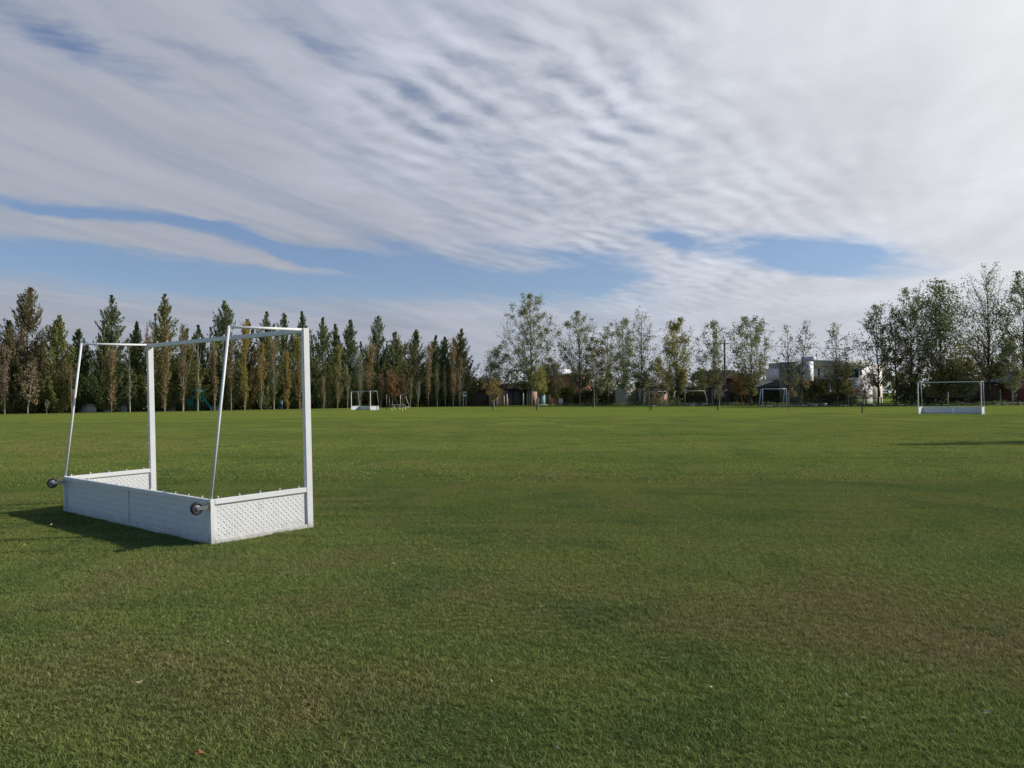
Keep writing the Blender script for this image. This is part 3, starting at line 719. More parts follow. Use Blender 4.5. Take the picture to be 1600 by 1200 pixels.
# young trees standing out on the grass
sap = [ # px, base y, crown top y, width, leaf, n, bark, lean, label
    (772, 640, 590, 42, 'gold', 1500, 'bark_pale', 0, 'young tree with orange-gold crown and pale stem standing on the grass at the gap'),
    (841, 641, 572, 46, 'lime', 2300, 'bark_pale', .15, 'young yellow-green tree with pale stem standing on the grass before the turquoise door'),
    (928.5, 637, 560, 22, 'grey', 420, 'bark_pale', 0, 'very thin pale sapling standing on the grass before the dark hedge in the middle'),
    (1018, 641, 588, 34, 'grey', 260, 'bark_dark', .1, 'sparse young tree with dark stem inside the left middle football goal'),
    (1124, 641, 596, 34, 'tan', 60, 'bark_pale', .1, 'leafless pale sapling standing on the grass below the utility pole'),
    (1347, 645.5, 588, 38, 'pink', 520, 'bark_dark', .35, 'young tree with pinkish brown crown and leaning dark stem before the white house'),
]
for i, (px, yb, yt, w, lf, n, bk, ln, lab) in enumerate(sap):
    p = ground(px, yb); H = at(px, yt, p.y).z; wd = w / F * p.y
    rt = empty('young_tree', p, 0, lab, 'young tree', 'young trees standing on the grass')
    deciduous(rt, H, wd, 900 + i, lf, nl=22, base=.36, leaves=n, elev=50, size=.12, bark=bk, lean=(ln, 0), r=.045, twigs=6, dens=(1, 1, 1), prof=(.9, 1, .9, .4))
    if px != 1347:                                   # a dark stake beside the stem
        o = tube('tree_stake', [(0, 0, -.05), (0, 0, 1.15)], .04, MAT['bark_dark'], None, 8)
        o.location = p + Vector((-.17, -.05, 0)); tag(o, 'dark support stake beside the ' + lab.split(' standing')[0].split(' inside')[0], 'stake', 'stakes of the young trees')
p = ground(1232, 641)
o = tube('tree_stake', [(0, 0, -.05), (0, 0, 1.6)], .03, principled('stake_grey', (.2, .2, .17), .9), None, 8); o.location = p
tag(o, 'thin grey stake alone on the grass below the right end of the right football goal', 'stake')
p = ground(604, 640.5); st = empty('marker_post', p, 0, 'thin post, pale above and black below, left of the small football goal on the left', 'post')
tube('lower_post', [(0, 0, -.05), (0, 0, .62)], .045, MAT['bark_dark'], st, 8)
tube('upper_post', [(0, 0, .62), (0, 0, 1.75)], .035, MAT['bark_pale'], st, 8)

# a columnar tree off to the right, whose shadow reaches into the picture
rt = empty('poplar', Vector((27.5, 24.3, 0)), 0, 'tall narrow tree beyond the right edge of the photo, casting the long shadow', 'poplar tree')
deciduous(rt, 10.4, 3.0, 77, 'green', nl=44, base=.12, leaves=4200, elev=72, size=.2, dens=(1, 1, 1), prof=(.8, 1, .8, .4))

# ------------------------------------------------------------------ hedges and ground cover (nobody could count these)
def hedge(name, line, width, hfun, n, size, mat, label, cat, seed):
    rg = np.random.default_rng(seed); line = np.array(line, float)
    t = rg.uniform(0, 1, n); seg = np.linalg.norm(np.diff(line, axis=0), axis=1); cum = np.concatenate([[0], np.cumsum(seg)]) / seg.sum()
    x = np.interp(t, cum, line[:, 0]); y = np.interp(t, cum, line[:, 1])
    s_ = t * seg.sum(); h = hfun(s_) * (1 + .22 * np.sin(s_ * 1.3) + .2 * np.sin(s_ * 3.1 + 1) + .12 * np.sin(s_ * 7.7))
    ang = rg.uniform(0, np.pi, n); rr = np.sqrt(rg.uniform(.35, 1, n))
    C = np.stack([x + rg.normal(size=n) * .15, y + np.cos(ang) * rr * width, np.clip(np.sin(ang) * rr * h + rg.normal(size=n) * .08 * h, .05, None)], 1)
    me = leaf_mesh(name, C, rg.normal(size=(n, 3)), size, size * .75, rg, rg.beta(1.5, 2.5, n) + .1 * np.sin(s_ * 2))
    o = link(name, me, mat); tag(o, label, cat, None, 'stuff'); return o
LL = [(xat(px, left_depth(px) + 9), left_depth(px) + 9) for px in (-80, 100, 250, 400, 550, 728)]
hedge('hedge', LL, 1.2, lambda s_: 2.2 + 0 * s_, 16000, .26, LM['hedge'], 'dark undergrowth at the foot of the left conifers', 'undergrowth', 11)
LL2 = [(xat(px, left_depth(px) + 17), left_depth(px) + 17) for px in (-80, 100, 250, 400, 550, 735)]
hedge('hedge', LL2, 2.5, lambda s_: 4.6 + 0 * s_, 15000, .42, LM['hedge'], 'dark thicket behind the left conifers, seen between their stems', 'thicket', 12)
LR = [(xat(px, right_depth(px) - 1.5), right_depth(px) - 1.5) for px in (868, 1000, 1100, 1250, 1400, 1600, 1700)]
hedge('hedge', LR, .5, lambda s_: .40 + .0 * s_, 9000, .14, LM['deep'], 'ankle to knee high dark hedge along the right edge of the field', 'low hedge', 13)
LR2 = [(xat(px, right_depth(px) + 8), right_depth(px) + 8) for px in (872, 920, 965)]
hedge('hedge', LR2, 1.5, lambda s_: 2.5 + 0 * s_, 5200, .3, LM['hedge'], 'dark tall shrubs between the turquoise door and the beige wall', 'shrubs', 14)
LR3 = [(xat(px, right_depth(px) + 12), right_depth(px) + 12) for px in (1400, 1470, 1575)]
hedge('hedge', LR3, 1.6, lambda s_: 2.7 + 0 * s_, 9000, .3, LM['hedge'], 'dark tall shrubs behind the right hockey goal', 'shrubs', 15)
LR4 = [(xat(px, right_depth(px) + 13), right_depth(px) + 13) for px in (1045, 1110, 1190, 1245)]
hedge('hedge', LR4, 1.5, lambda s_: 1.9 + 0 * s_, 8000, .28, LM['hedge'], 'dark shrubs between the grey shelter and the white house', 'shrubs', 16)
LR5 = [(xat(px, right_depth(px) + 2.5), right_depth(px) + 2.5) for px in (965, 1000, 1040, 1060)]
hedge('hedge', LR5, .5, lambda s_: .9 + .5 * np.sin(s_ * .9), 2200, .16, LM['deep'], 'row of small dark shrubs at the foot of the beige wall', 'shrubs', 17)
LR6 = [(xat(px, right_depth(px) + 9), right_depth(px) + 9) for px in (1255, 1300, 1335)]
hedge('hedge', LR6, 1.2, lambda s_: 2.2 + .5 * np.sin(s_), 4200, .26, LM['hedge'], 'dark climbing greenery under the overhang of the white house', 'shrubs', 18)
# far woods on the horizon behind everything
FW = [(-190, 180), (-100, 200), (-30, 215), (60, 210), (140, 190), (220, 160)]
hedge('far_wood', FW, 5, lambda s_: 6.5 + 1.5 * np.sin(s_ * .13), 26000, .8, LM['deep'], 'far-off dark tree belt along the horizon', 'wood', 19)

# ------------------------------------------------------------------ buildings and other far things
B = {}
for k, c in dict(beige=(.40, .35, .27), brick=(.34, .20, .15), redbrick=(.42, .15, .10), salmon=(.50, .27, .19), darkbrown=(.11, .07, .055), maroon=(.13, .04, .038),
                 white=(.82, .81, .84), cream=(.74, .68, .58), grey=(.28, .28, .29), darkgrey=(.075, .075, .08), slate=(.13, .145, .15), dark=(.018, .018, .022), road=(.34, .33, .31),
                 turq=(.22, .45, .46), purple=(.10, .085, .16), glass=(.03, .04, .06), teal=(.02, .17, .16), pinkbrick=(.48, .33, .27), concrete=(.42, .41, .38), shutter=(.42, .43, .42),
                 blueroof=(.20, .20, .26), brownroof=(.08, .06, .05), lawn=(.14, .17, .05), greenwall=(.22, .225, .20)).items():
    B[k] = principled('b_' + k, c, .75, 0, .3, .12, 1.2, 0, dirt=([x * .55 for x in c], 1.6, .6, .4))
B['glass'] = principled('window_glass', (.02, .03, .05), .12, 0, .6)
def fb(parent, name, mat, x0, x1, yt, yb, dep, thick=.3, z0=None, rz=0.0, k=None):
    """box whose front spans picture columns x0..x1 and rows yt..yb when seen from the camera's place, at depth dep"""
    px = (x0 + x1) / 2
    cx = xat(px, dep); wd = (x1 - x0) / F * dep
    if rz: wd = wd / max(.25, math.cos(rz) + math.sin(rz) * (-(px - 800) / F))
    zt = at(px, yt, dep).z; zb = max(at(px, yb, dep).z, 0.0) if z0 is None else z0
    if yb > 625 and z0 is None: zb = -.05
    V = np.array([(x, y, z) for z in (zb, zt) for y in (0, thick) for x in (-wd / 2, wd / 2)])
    Fc = [(0, 2, 3, 1), (4, 5, 7, 6), (0, 1, 5, 4), (2, 6, 7, 3), (0, 4, 6, 2), (1, 3, 7, 5)]
    o = link(name, mesh(name, V, np.array(Fc)), B[mat], None)
    if parent is not None:
        o.parent = parent; o.location = (cx - parent.location.x, dep - parent.location.y, 0)
    else: o.location = (cx, dep, 0)
    o.rotation_euler = (0, 0, rz)
    return o
def roof(parent, name, mat, x0, x1, yeave, ypeak, dep, depth, peak=.5, over=6):
    """pitched roof prism, ridge running away from the viewer at fraction peak of its width (or hip if ridge short)"""
    a, b = xat(x0, dep), xat(x1, dep); ze = at((x0 + x1) / 2, yeave, dep).z; zp = at((x0 + x1) / 2, ypeak, dep).z
    m = a + (b - a) * peak
    V = np.array([(a, 0, ze), (b, 0, ze), (m, 0, zp), (a, depth, ze), (b, depth, ze), (m, depth, zp),
                  (a, 0, ze - .12), (b, 0, ze - .12), (a, depth, ze - .12), (b, depth, ze - .12)], float)
    V[:, 0] -= parent.location.x; V[:, 1] += dep - parent.location.y
    me = bpy.data.meshes.new(name)
    me.from_pydata(V.tolist(), [], [(0, 1, 2), (3, 5, 4), (0, 2, 5, 3), (1, 4, 5, 2), (6, 8, 9, 7), (0, 6, 7, 1), (3, 4, 9, 8), (0, 3, 8, 6), (1, 7, 9, 4)])
    return link(name, me, B[mat], parent)
def bld(name, px, dep, label, cat='building'):
    return empty(name, Vector((xat(px, dep), dep, 0)), 0, label, cat)

# club building behind the gap
D = 124.0; r = bld('club_building', 790, D, 'long low brick club building in the middle with dark openings and a turquoise door'); r.rotation_euler = (0, 0, .38)
fb(r, 'dark_wall', 'darkbrown', 732, 765, 606, 633, D + .5, 4)
fb(r, 'wall', 'pinkbrick', 764, 794, 610, 633, D, 4)
for x in (766, 773, 785, 790): fb(r, 'column', 'pinkbrick', x, x + 2.4, 613, 633, D - .25, .25)
fb(r, 'wall', 'purple', 794, 804.5, 608, 633, D + .2, 4)
fb(r, 'garage_door', 'darkgrey', 804.5, 818, 606, 633, D, .3)
for x in (818, 825.2): fb(r, 'pillar', 'concrete', x, x + 1.6, 612, 633, D - .3, .3)
fb(r, 'opening', 'dark', 819.6, 825.2, 610, 633, D + .3, .3)  # solid near-black box; the shade inside the opening is put into its colour
fb(r, 'wall', 'pinkbrick', 829, 842, 600, 633, D - .4, 4)
for x in (831, 835.6): fb(r, 'window', 'dark', x, x + 2.2, 624.5, 627, D - .45, .06)
fb(r, 'brown_door', 'darkbrown', 842, 850, 614, 633, D, .3)
fb(r, 'door_lintel', 'pinkbrick', 842, 858, 605, 614, D - .1, .3)
fb(r, 'turquoise_door', 'turq', 850, 857.6, 616, 633, D - .05, .3)
fb(r, 'wall', 'darkbrown', 857.6, 872, 604, 633, D + .3, 4)
roof(r, 'roof', 'brownroof', 728, 874, 606, 599, D - .6, 8)
fb(r, 'step', 'concrete', 829, 860, 632.4, 634, D - 1.6, 1.1)
o = boxes('white_bin', [(-.28, .28, -.25, .25, .25, .95), (-.2, .2, -.2, .2, 0, .25), (-.32, .32, -.28, .28, .95, 1.02)], B['white'], None, .03)
o.location = Vector((xat(876, 120), 120, 0)); tag(o, 'small white bin standing right of the turquoise door', 'bin')
o = boxes('white_sign_board', [(-.36, .36, -.06, .06, 1.45, 2.2), (-.3, -.24, -.04, .04, 0, 1.45), (.24, .3, -.04, .04, 0, 1.45)], B['white'], None, .01); o.rotation_euler = (0, 0, .7)
o.location = Vector((xat(726, 121), 121, 0)); tag(o, 'white board on two legs beside the last poplar of the left row', 'board')
D = 150.0; r = bld('cream_house', 735, D, 'cream gabled house roof showing through the gap in the trees', 'house'); r.rotation_euler = (0, 0, .4)
fb(r, 'wall', 'cream', 722, 754, 598, 633, D, 8); roof(r, 'roof', 'cream', 719, 757, 600, 586, D - .5, 9, .35)
D = 140.0; r = bld('red_house', 904, D, 'red brick upper storey house behind the airy poplar in the middle', 'house'); r.rotation_euler = (0, 0, .4)
fb(r, 'wall', 'redbrick', 890, 925, 585, 633, D, 8); fb(r, 'parapet', 'cream', 888, 927, 583, 585.4, D - .2, 8.4)
for x in (896, 907, 917): f_ = fb(r, 'window', 'glass', x, x + 4.5, 590, 597, D - .05, .1)
D = 158.0; r = bld('white_house', 880, D, 'pale two-storey house top between the tallest middle tree and the red house', 'house'); r.rotation_euler = (0, 0, .4)
fb(r, 'wall', 'white', 868, 893, 577, 633, D, 8); fb(r, 'window', 'glass', 873, 879, 583, 590, D - .05, .1)
# beige wall and neighbours
D = 112.0; r = bld('garden_wall', 990, D, 'beige rendered garden wall sloping down to the right behind the poplars', 'wall')
fb(r, 'wall_panel', 'beige', 964, 1000, 608, 633, D, .3, rz=.6); fb(r, 'wall_panel', 'beige', 999, 1017, 606, 633, D + 1, .3, rz=.6)
D = 113.0; r = bld('brick_shed', 1032, D, 'low sunlit red brick shed with dark roof inside the left football goal', 'shed')
fb(r, 'wall', 'salmon', 1021, 1043, 612, 632, D, 3, rz=.55); fb(r, 'roof', 'darkgrey', 1017, 1046, 604, 612, D - .3, 3.6)
fb(r, 'window', 'glass', 1025, 1031, 617, 622, D - .35, .1, rz=.55)
D = 118.0; r = bld('grey_shelter', 1084, D, 'open shelter with flat dark grey roof behind the yellow-green poplar', 'shelter')
fb(r, 'roof', 'slate', 1074, 1098, 604.5, 607.6, D - 1, 4)
for x in (1076, 1086, 1095.5): fb(r, 'post', 'concrete', x, x + 1.1, 607, 633, D - .8, .12)
fb(r, 'back_wall', 'darkgrey', 1074, 1098, 607, 633, D + 3, .2)
r = empty('swing_frame', Vector((xat(1078, 112), 112, 0)), 0, 'pale metal swing frame with splayed legs before the grey shelter', 'swing frame')
tube('top_bar', [(-2.0, 0, 1.9), (2.0, 0, 1.9)], .045, B['concrete'], r, 8)
for sx in (-2.0, 2.0):
    for sy in (-1, 1): tube('leg', [(sx, 0, 1.9), (sx + .5 * (1 if sx > 0 else -1) + .3 * sy, .8 * sy, 0)], .04, B['concrete'], r, 8)
D = 125.0; r = bld('salmon_house', 1150, D, 'salmon rendered house with dark sloping roof behind the rusty tree', 'house'); r.rotation_euler = (0, 0, .4)
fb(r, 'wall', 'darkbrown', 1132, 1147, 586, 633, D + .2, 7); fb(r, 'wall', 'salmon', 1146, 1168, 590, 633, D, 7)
roof(r, 'roof', 'brownroof', 1126, 1171, 590, 578, D - .6, 9, .25)
for x in (1150, 1157.5): fb(r, 'window', 'glass', x, x + 4, 593, 599, D - .05, .1)
D = 118.0; r = bld('grey_roof_house', 1208, D, 'low house with dark grey pitched roof left of the white house', 'house')
fb(r, 'wall', 'grey', 1192, 1240, 603, 633, D, 7); roof(r, 'roof', 'slate', 1184, 1248, 604, 587, D - .5, 8, .8)
for x in (1212, 1222): fb(r, 'window', 'glass', x, x + 5, 610, 624, D - .05, .1)
# utility pole and cable
pp = Vector((xat(1133, 112), 112, 0)); zt = at(1133, 531, 112).z
r = empty('utility_pole', pp, 0, 'tall dark utility pole left of the wide vase-shaped tree', 'utility pole')
tube('pole', [(0, 0, -.1), (0, 0, zt)], [.16, .11], MAT['bark_dark'], r, 10)
tube('cross_arm', [(-.7, 0, zt - .5), (.7, 0, zt - .5)], .06, MAT['bark_dark'], r, 8)
def cable(a, b, sag, label):
    pts = []
    for i in range(21):
        t = i / 20; p = a.lerp(b, t); p.z -= sag * 4 * t * (1 - t); pts.append(p)
    o = tube('overhead_cable', pts, .022, MAT['rubber'], None, 5); tag(o, label, 'cable')
cable(pp + Vector((.6, 0, zt - .5)), Vector((xat(1700, 93), 93, at(1700, 545, 93).z)), .5, 'upper thin overhead cable running right from the utility pole')
cable(pp + Vector((.1, 0, at(1133, 566, 112).z)), Vector((xat(1700, 93), 93, at(1700, 578, 93).z)), .6, 'lower thin overhead cable passing before the white house')

# the white modern house
D = 106.0; r = bld('modern_house', 1315, D, 'white modern two-storey house with flat roof on the right', 'house'); r.rotation_euler = (0, 0, .27)
fb(r, 'side_block', 'greenwall', 1228, 1251.5, 566, 633, D + 1.2, 2.4)
fb(r, 'upper_wall', 'white', 1251, 1372, 573, 592.5, D, 9, z0=None)
fb(r, 'fascia', 'concrete', 1262, 1366, 563, 572.4, D - .6, 10)
fb(r, 'corner_pier', 'white', 1250.6, 1262, 565.5, 595, D - 1.1, 1.0, rz=.62)
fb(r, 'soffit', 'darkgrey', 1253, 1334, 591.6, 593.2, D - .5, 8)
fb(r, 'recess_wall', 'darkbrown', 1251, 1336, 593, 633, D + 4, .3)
for x in (1254, 1293, 1331): fb(r, 'pillar', 'shutter', x, x + 1.8, 593, 633, D - .2, .3)
fb(r, 'lower_wall', 'white', 1334, 1372, 592, 633, D, 9)
fb(r, 'side_wing', 'cream', 1371, 1404, 568, 633, D + 1.5, 3, rz=.62)
for x0, x1, a, b in ((1273, 1275.5, 576, 589), (1322, 1346.5, 576, 590.5), (1300, 1318, 577, 589), (1350.5, 1353, 577, 586), (1333, 1341, 615, 626)):
    w_ = fb(r, 'window', 'glass', x0, x1, a, b, D - .06, .1)
    if x1 - x0 > 6:
        wm = (x1 - x0) / F * D; zt_, zb_ = at(x0, a, D).z, at(x0, b, D).z
        boxes('frame', [(-wm / 2, wm / 2, -.05, 0, zt_ - .07, zt_), (-wm / 2, wm / 2, -.05, 0, zb_, zb_ + .07), (-.04, .04, -.05, 0, zb_ + .07, zt_ - .07),
                        (-wm / 2, -wm / 2 + .06, -.05, 0, zb_ + .07, zt_ - .07), (wm / 2 - .06, wm / 2, -.05, 0, zb_ + .07, zt_ - .07)], B['slate'], w_)
fb(r, 'shutter', 'shutter', 1284, 1292, 576, 590, D - .08, .1); fb(r, 'shutter', 'shutter', 1292.6, 1299.5, 576, 590, D - .08, .1)
fb(r, 'window', 'glass', 1389, 1391.5, 606, 620, D + .9, .1, rz=.62)
fb(r, 'roof_tank', 'white', 1272, 1283, 557.5, 563.5, D + 3, 2); fb(r, 'roof_vent', 'white', 1283.6, 1285.4, 554, 563.5, D + 3, .3)
o = boxes('garden_table', [(-.9, .9, -.4, .4, 1.25, 1.5), (-.8, -.72, -.3, .3, 0, 1.25), (.72, .8, -.3, .3, 0, 1.25)], B['white'], None, .01)
o.location = (xat(1318.5, 100), 100, 0); tag(o, 'white high garden table below the leafy olive tree at the white house', 'table')
# maroon shed
D = 92.0; r = bld('maroon_shed', 1592, D, 'dark maroon timber shed with bluish pitched roof at the right edge of the photo', 'shed')
fb(r, 'wall', 'maroon', 1572, 1625, 594.5, 631, D, 4); roof(r, 'roof', 'blueroof', 1569, 1628, 595, 579, D - .4, 5, .45)
fb(r, 'door', 'darkbrown', 1580, 1589, 600, 631, D - .05, .1)
fb(r, 'annex', 'darkbrown', 1546, 1572, 600, 631, D + .6, 4)
# path behind the field on the right, sunny lawn and kerb bits
def strip(name, pts, mat, z, lab=None, cat=None, kind='structure'):
    V = [(p[0], p[1], z) for p in pts]; me = bpy.data.meshes.new(name); me.from_pydata(V, [], [tuple(range(len(V)))])
    o = link(name, me, mat); tag(o, lab, cat, None, kind); return o
def rd(px, o_): return (xat(px, right_depth(px) + o_), right_depth(px) + o_)
strip('path', [rd(870, .8), rd(1050, .8), rd(1250, .8), rd(1450, .8), rd(1700, .8), rd(1700, 3.2), rd(1450, 3.2), rd(1250, 3.2), rd(1050, 3.2), rd(870, 3.2)], B['road'], .02)
strip('lawn', [rd(1040, 3.3), rd(1250, 3.3), rd(1450, 3.3), rd(1700, 3.3), rd(1700, 14), rd(1450, 14), rd(1250, 12), rd(1040, 12)], B['lawn'], .016)
# low white kerb stones
for x0, x1, lab in ((1052, 1106, 'low white kerb before the grey shelter'), (1240, 1291, 'low white kerb before the dark recess of the white house'), (1556, 1620, 'low white kerb before the maroon shed')):
    n_ = 6; r = empty('kerb', Vector((*rd((x0 + x1) / 2, 3.5), 0)), 0, lab, 'kerb')
    a = Vector((*rd(x0, 3.5), 0)); b = Vector((*rd(x1, 3.5), 0)); step_ = (b - a) / n_; ang_ = math.atan2(step_.y, step_.x)
    for q in range(n_):
        o = boxes('kerb_stone', [(-step_.length * .48, step_.length * .48, -.1, .1, 0, .26)], B['white'], r); o.location = a + step_ * (q + .5) - r.location; o.rotation_euler = (0, 0, ang_)
# post-and-rail fence along the right edge
a, b = Vector((*rd(1046, 0.2), 0)), Vector((*rd(1660, 0.2), 0))
fr = empty('rail_fence', a, 0, 'low dark post-and-rail fence along the right edge of the field', 'fence')
pl = [Vector((*rd(px, .2), 0)) for px in np.linspace(1046, 1660, 27)]
pm = boxes('post', [(-.05, .05, -.05, .05, 0, .95)], MAT['bark_dark'], fr); pm.location = pl[0] - a
for q in pl[1:]:
    o = link('post', pm.data, None, fr); o.location = q - a
for z in (.45, .82):
    for q, s_ in zip(pl[:-1], pl[1:]):
        o = tube('rail', [q - a + Vector((0, -.06, z)), s_ - a + Vector((0, -.06, z))], .022, MAT['bark_dark'], fr, 4)
# dark gate posts
for x, w_, yt, lab in ((1109, 5, 606, 'broad dark post left of the leafless pale sapling'), (1136, 4, 612, 'dark post right of the leafless pale sapling'),
                       (1150, 3, 617, 'thinner dark post, second right of the leafless pale sapling'), (1172, 4, 610, 'dark post under the wide vase-shaped tree')):
    dep = right_depth(x) + 1.2; wd = w_ / F * dep / 2; h_ = at(x, yt, dep).z
    o = boxes('gate_post', [(-wd, wd, -wd, wd, 0, h_), (-wd * 1.15, wd * 1.15, -wd * 1.15, wd * 1.15, h_, h_ + .06)], MAT['bark_dark']); o.location = (xat(x, dep), dep, 0)
    tag(o, lab, 'post', 'dark posts at the right edge of the field')
for x, dx_, lab in ((1112.5, 0, 'thin pale pipe post right against the broad dark post'), (1070, 0, 'thin pale post under the yellow-green poplar'), (1563, 0, 'thin white pole beside the maroon shed'),
                    (1481, 0, 'thin pale post seen through the middle of the right hockey goal')):
    dep = right_depth(x) + (1.0 if x != 1481 else -14); o = tube('pale_post', [(0, 0, 0), (0, 0, at(x, 608 if x != 1481 else 613, dep).z)], .05, MAT['bark_pale'], None, 8)
    o.location = (xat(x, dep), dep, 0); tag(o, lab, 'post', 'thin pale posts')

# things glimpsed behind the left row
D = 98.5; r = empty('playground_slide', Vector((xat(312, D), D, 0)), 0, 'teal playground slide with platform behind the narrow poplars under the crossbar', 'slide')
sxx = lambda px: (px - 312) / F * D
me = bpy.data.meshes.new('chute')
bm = bmesh.new()
for (y0, y1, zo) in ((-.3, .3, 0), (-.34, -.28, .18), (.28, .34, .18)):
    vs = [bm.verts.new(v_) for v_ in ((sxx(316), y0, 1.75 + zo), (sxx(316), y1, 1.75 + zo), (sxx(330), y0, .25 + zo), (sxx(330), y1, .25 + zo),
                                      (sxx(316), y0, 1.65), (sxx(316), y1, 1.65), (sxx(330), y0, .15), (sxx(330), y1, .15))]
    for f_ in ((0, 1, 3, 2), (4, 6, 7, 5), (0, 2, 6, 4), (1, 5, 7, 3), (0, 4, 5, 1), (2, 3, 7, 6)): bm.faces.new([vs[k] for k in f_])
bmesh.ops.recalc_face_normals(bm, faces=bm.faces); bm.to_mesh(me); bm.free(); link('chute', me, B['teal'], r)
boxes('platform', [(sxx(303), sxx(316), -.6, .6, 1.5, 1.62)], B['teal'], r)
boxes('side_panel', [(sxx(296), sxx(303), -.5, -.42, .55, 1.5)], B['teal'], r)
for sx in (303.5, 315.5):
    for sy in (-.55, .55): tube('leg', [(sxx(sx), sy, 0), (sxx(sx), sy, 2.3)], .05, B['teal'], r, 8)
roof_ = bpy.data.meshes.new('canopy'); a_, b_ = sxx(302), sxx(317)
roof_.from_pydata([(a_, -.7, 2.3), (b_, -.7, 2.3), (b_, .7, 2.3), (a_, .7, 2.3), ((a_ + b_) / 2, 0, 2.95)], [], [(0, 1, 4), (1, 2, 4), (2, 3, 4), (3, 0, 4), (0, 3, 2, 1)]); link('canopy', roof_, B['teal'], r)
for x0, x1, yt, yb, mt, nm, lab in ((434, 440, 624, 636, 'teal', 'play_panel', 'teal play panel behind the poplars left of the near goal post'),
                                    (490, 503, 621, 630, 'teal', 'play_panel', 'teal play panel just right of the near goal post'),
                                    (437.5, 441.5, 624, 634, 'white', 'play_panel', 'narrow white play panel beside the teal one')):
    dep = left_depth(x0) + 6; r = bld(nm, (x0 + x1) / 2, dep, lab, 'play panel'); fb(r, 'panel', mt, x0, x1, yt, yb, dep, .08, z0=at(x0, yb, dep).z)
    fb(r, 'leg', 'grey', x0, x0 + 1, yb, 640, dep + .1, .06, z0=0); fb(r, 'leg', 'grey', x1 - 1, x1, yb, 640, dep + .1, .06, z0=0)
for x0, x1, yt, lab in ((122, 150, 632, 'white low wall piece seen under the conifers left of the far post'), (180, 198, 629, 'white low wall piece seen left of the bare grey poplar'), (258, 274, 631, 'white low wall piece right of the far goal post'),
                        (330, 342, 634, 'small white low wall piece right of the slide')):
    dep = left_depth(x0) + 6.5; r = bld('low_wall', (x0 + x1) / 2, dep, lab, 'low wall'); fb(r, 'wall_panel', 'white', x0, x1, yt, 640, dep, .2)
    fb(r, 'coping', 'concrete', x0 - .5, x1 + .5, yt - 1, yt, dep - .06, .32, z0=at(x0, yt, dep).z)
o = boxes('turquoise_mat', [(-.3, .3, -.15, .15, .02, .16), (-.12, .12, -.1, .1, .16, .24)], B['turq'], None, .02); q = ground(167, 644); o.location = q; tag(o, 'small turquoise bag lying on the grass at the foot of the brown forked poplar', 'bag')

# ------------------------------------------------------------------ goals
def bar(name, parent, x0, x1, y0, y1, z0, z1, mat='white', bev=.004):
    return boxes(name, [(x0, x1, y0, y1, z0, z1)], MAT[mat], parent, bev)
def lug_pattern(parent, length, height, pitch, sz, side, name='tread_pattern'):
    """raised lens-shaped lugs of chequer plate, staggered, turned left and right in turn; plane x-z, proud on both faces"""
    cols, rows = int(length / pitch), int(height / (pitch * .5))
    th = np.linspace(0, 2 * np.pi, 9)[:-1]
    V = []; Fq = []; n = 0
    for r_ in range(rows):
        for c_ in range(cols):
            cx = (c_ + .5 + (.5 if r_ % 2 else 0)) * pitch; cz = (r_ + .5) * pitch * .5
            if cx > length - sz * .6 or cz > height - sz * .5: continue
            an = math.radians(-50 if r_ % 2 == 0 else 50)
            for s_ in side:
                ring = [(math.cos(t) * sz * .5, math.sin(t) * sz * .19) for t in th]
                top = [(a * .55, b * .45) for a, b in ring]
                for pts, h in ((ring, 0.0), (top, .0038)):
                    for a, b in pts:
                        V.append((cx + a * math.cos(an) - b * math.sin(an), s_[0] + s_[1] * h, cz + a * math.sin(an) + b * math.cos(an)))
                for q in range(8):
                    w_ = (n + q, n + (q + 1) % 8, n + 8 + (q + 1) % 8, n + 8 + q); Fq.append(w_ if s_[1] < 0 else w_[::-1])
                for q in (1, 3, 5): Fq.append((n + 8, n + 8 + q, n + 9 + q, n + 8 + (q + 2) % 8) if s_[1] < 0 else (n + 8, n + 8 + (q + 2) % 8, n + 9 + q, n + 8 + q))
                n += 16
    o = link(name, mesh(name, np.array(V), np.array(Fq)), MAT['lug'], parent); o['kind'] = 'stuff'
    return o
def hook(parent, loc, axis):
    """small net hook: stem and round head"""
    o = bpy.data.objects.new('net_hook', HOOK); col.objects.link(o); o.parent = parent; o.location = loc
    o.rotation_euler = Vector(axis).to_track_quat('Z', 'Y').to_euler(); return o
bm = bmesh.new()
bmesh.ops.create_cone(bm, segments=8, radius1=.004, radius2=.004, depth=.016, matrix=Matrix.Translation((0, 0, .006)))
bmesh.ops.create_uvsphere(bm, u_segments=10, v_segments=7, radius=.0078, matrix=Matrix.Translation((0, 0, .018)))
for f_ in bm.faces: f_.smooth = True
HOOK = bpy.data.meshes.new('net_hook'); bm.to_mesh(HOOK); bm.free(); HOOK.materials.append(MAT['hook'])

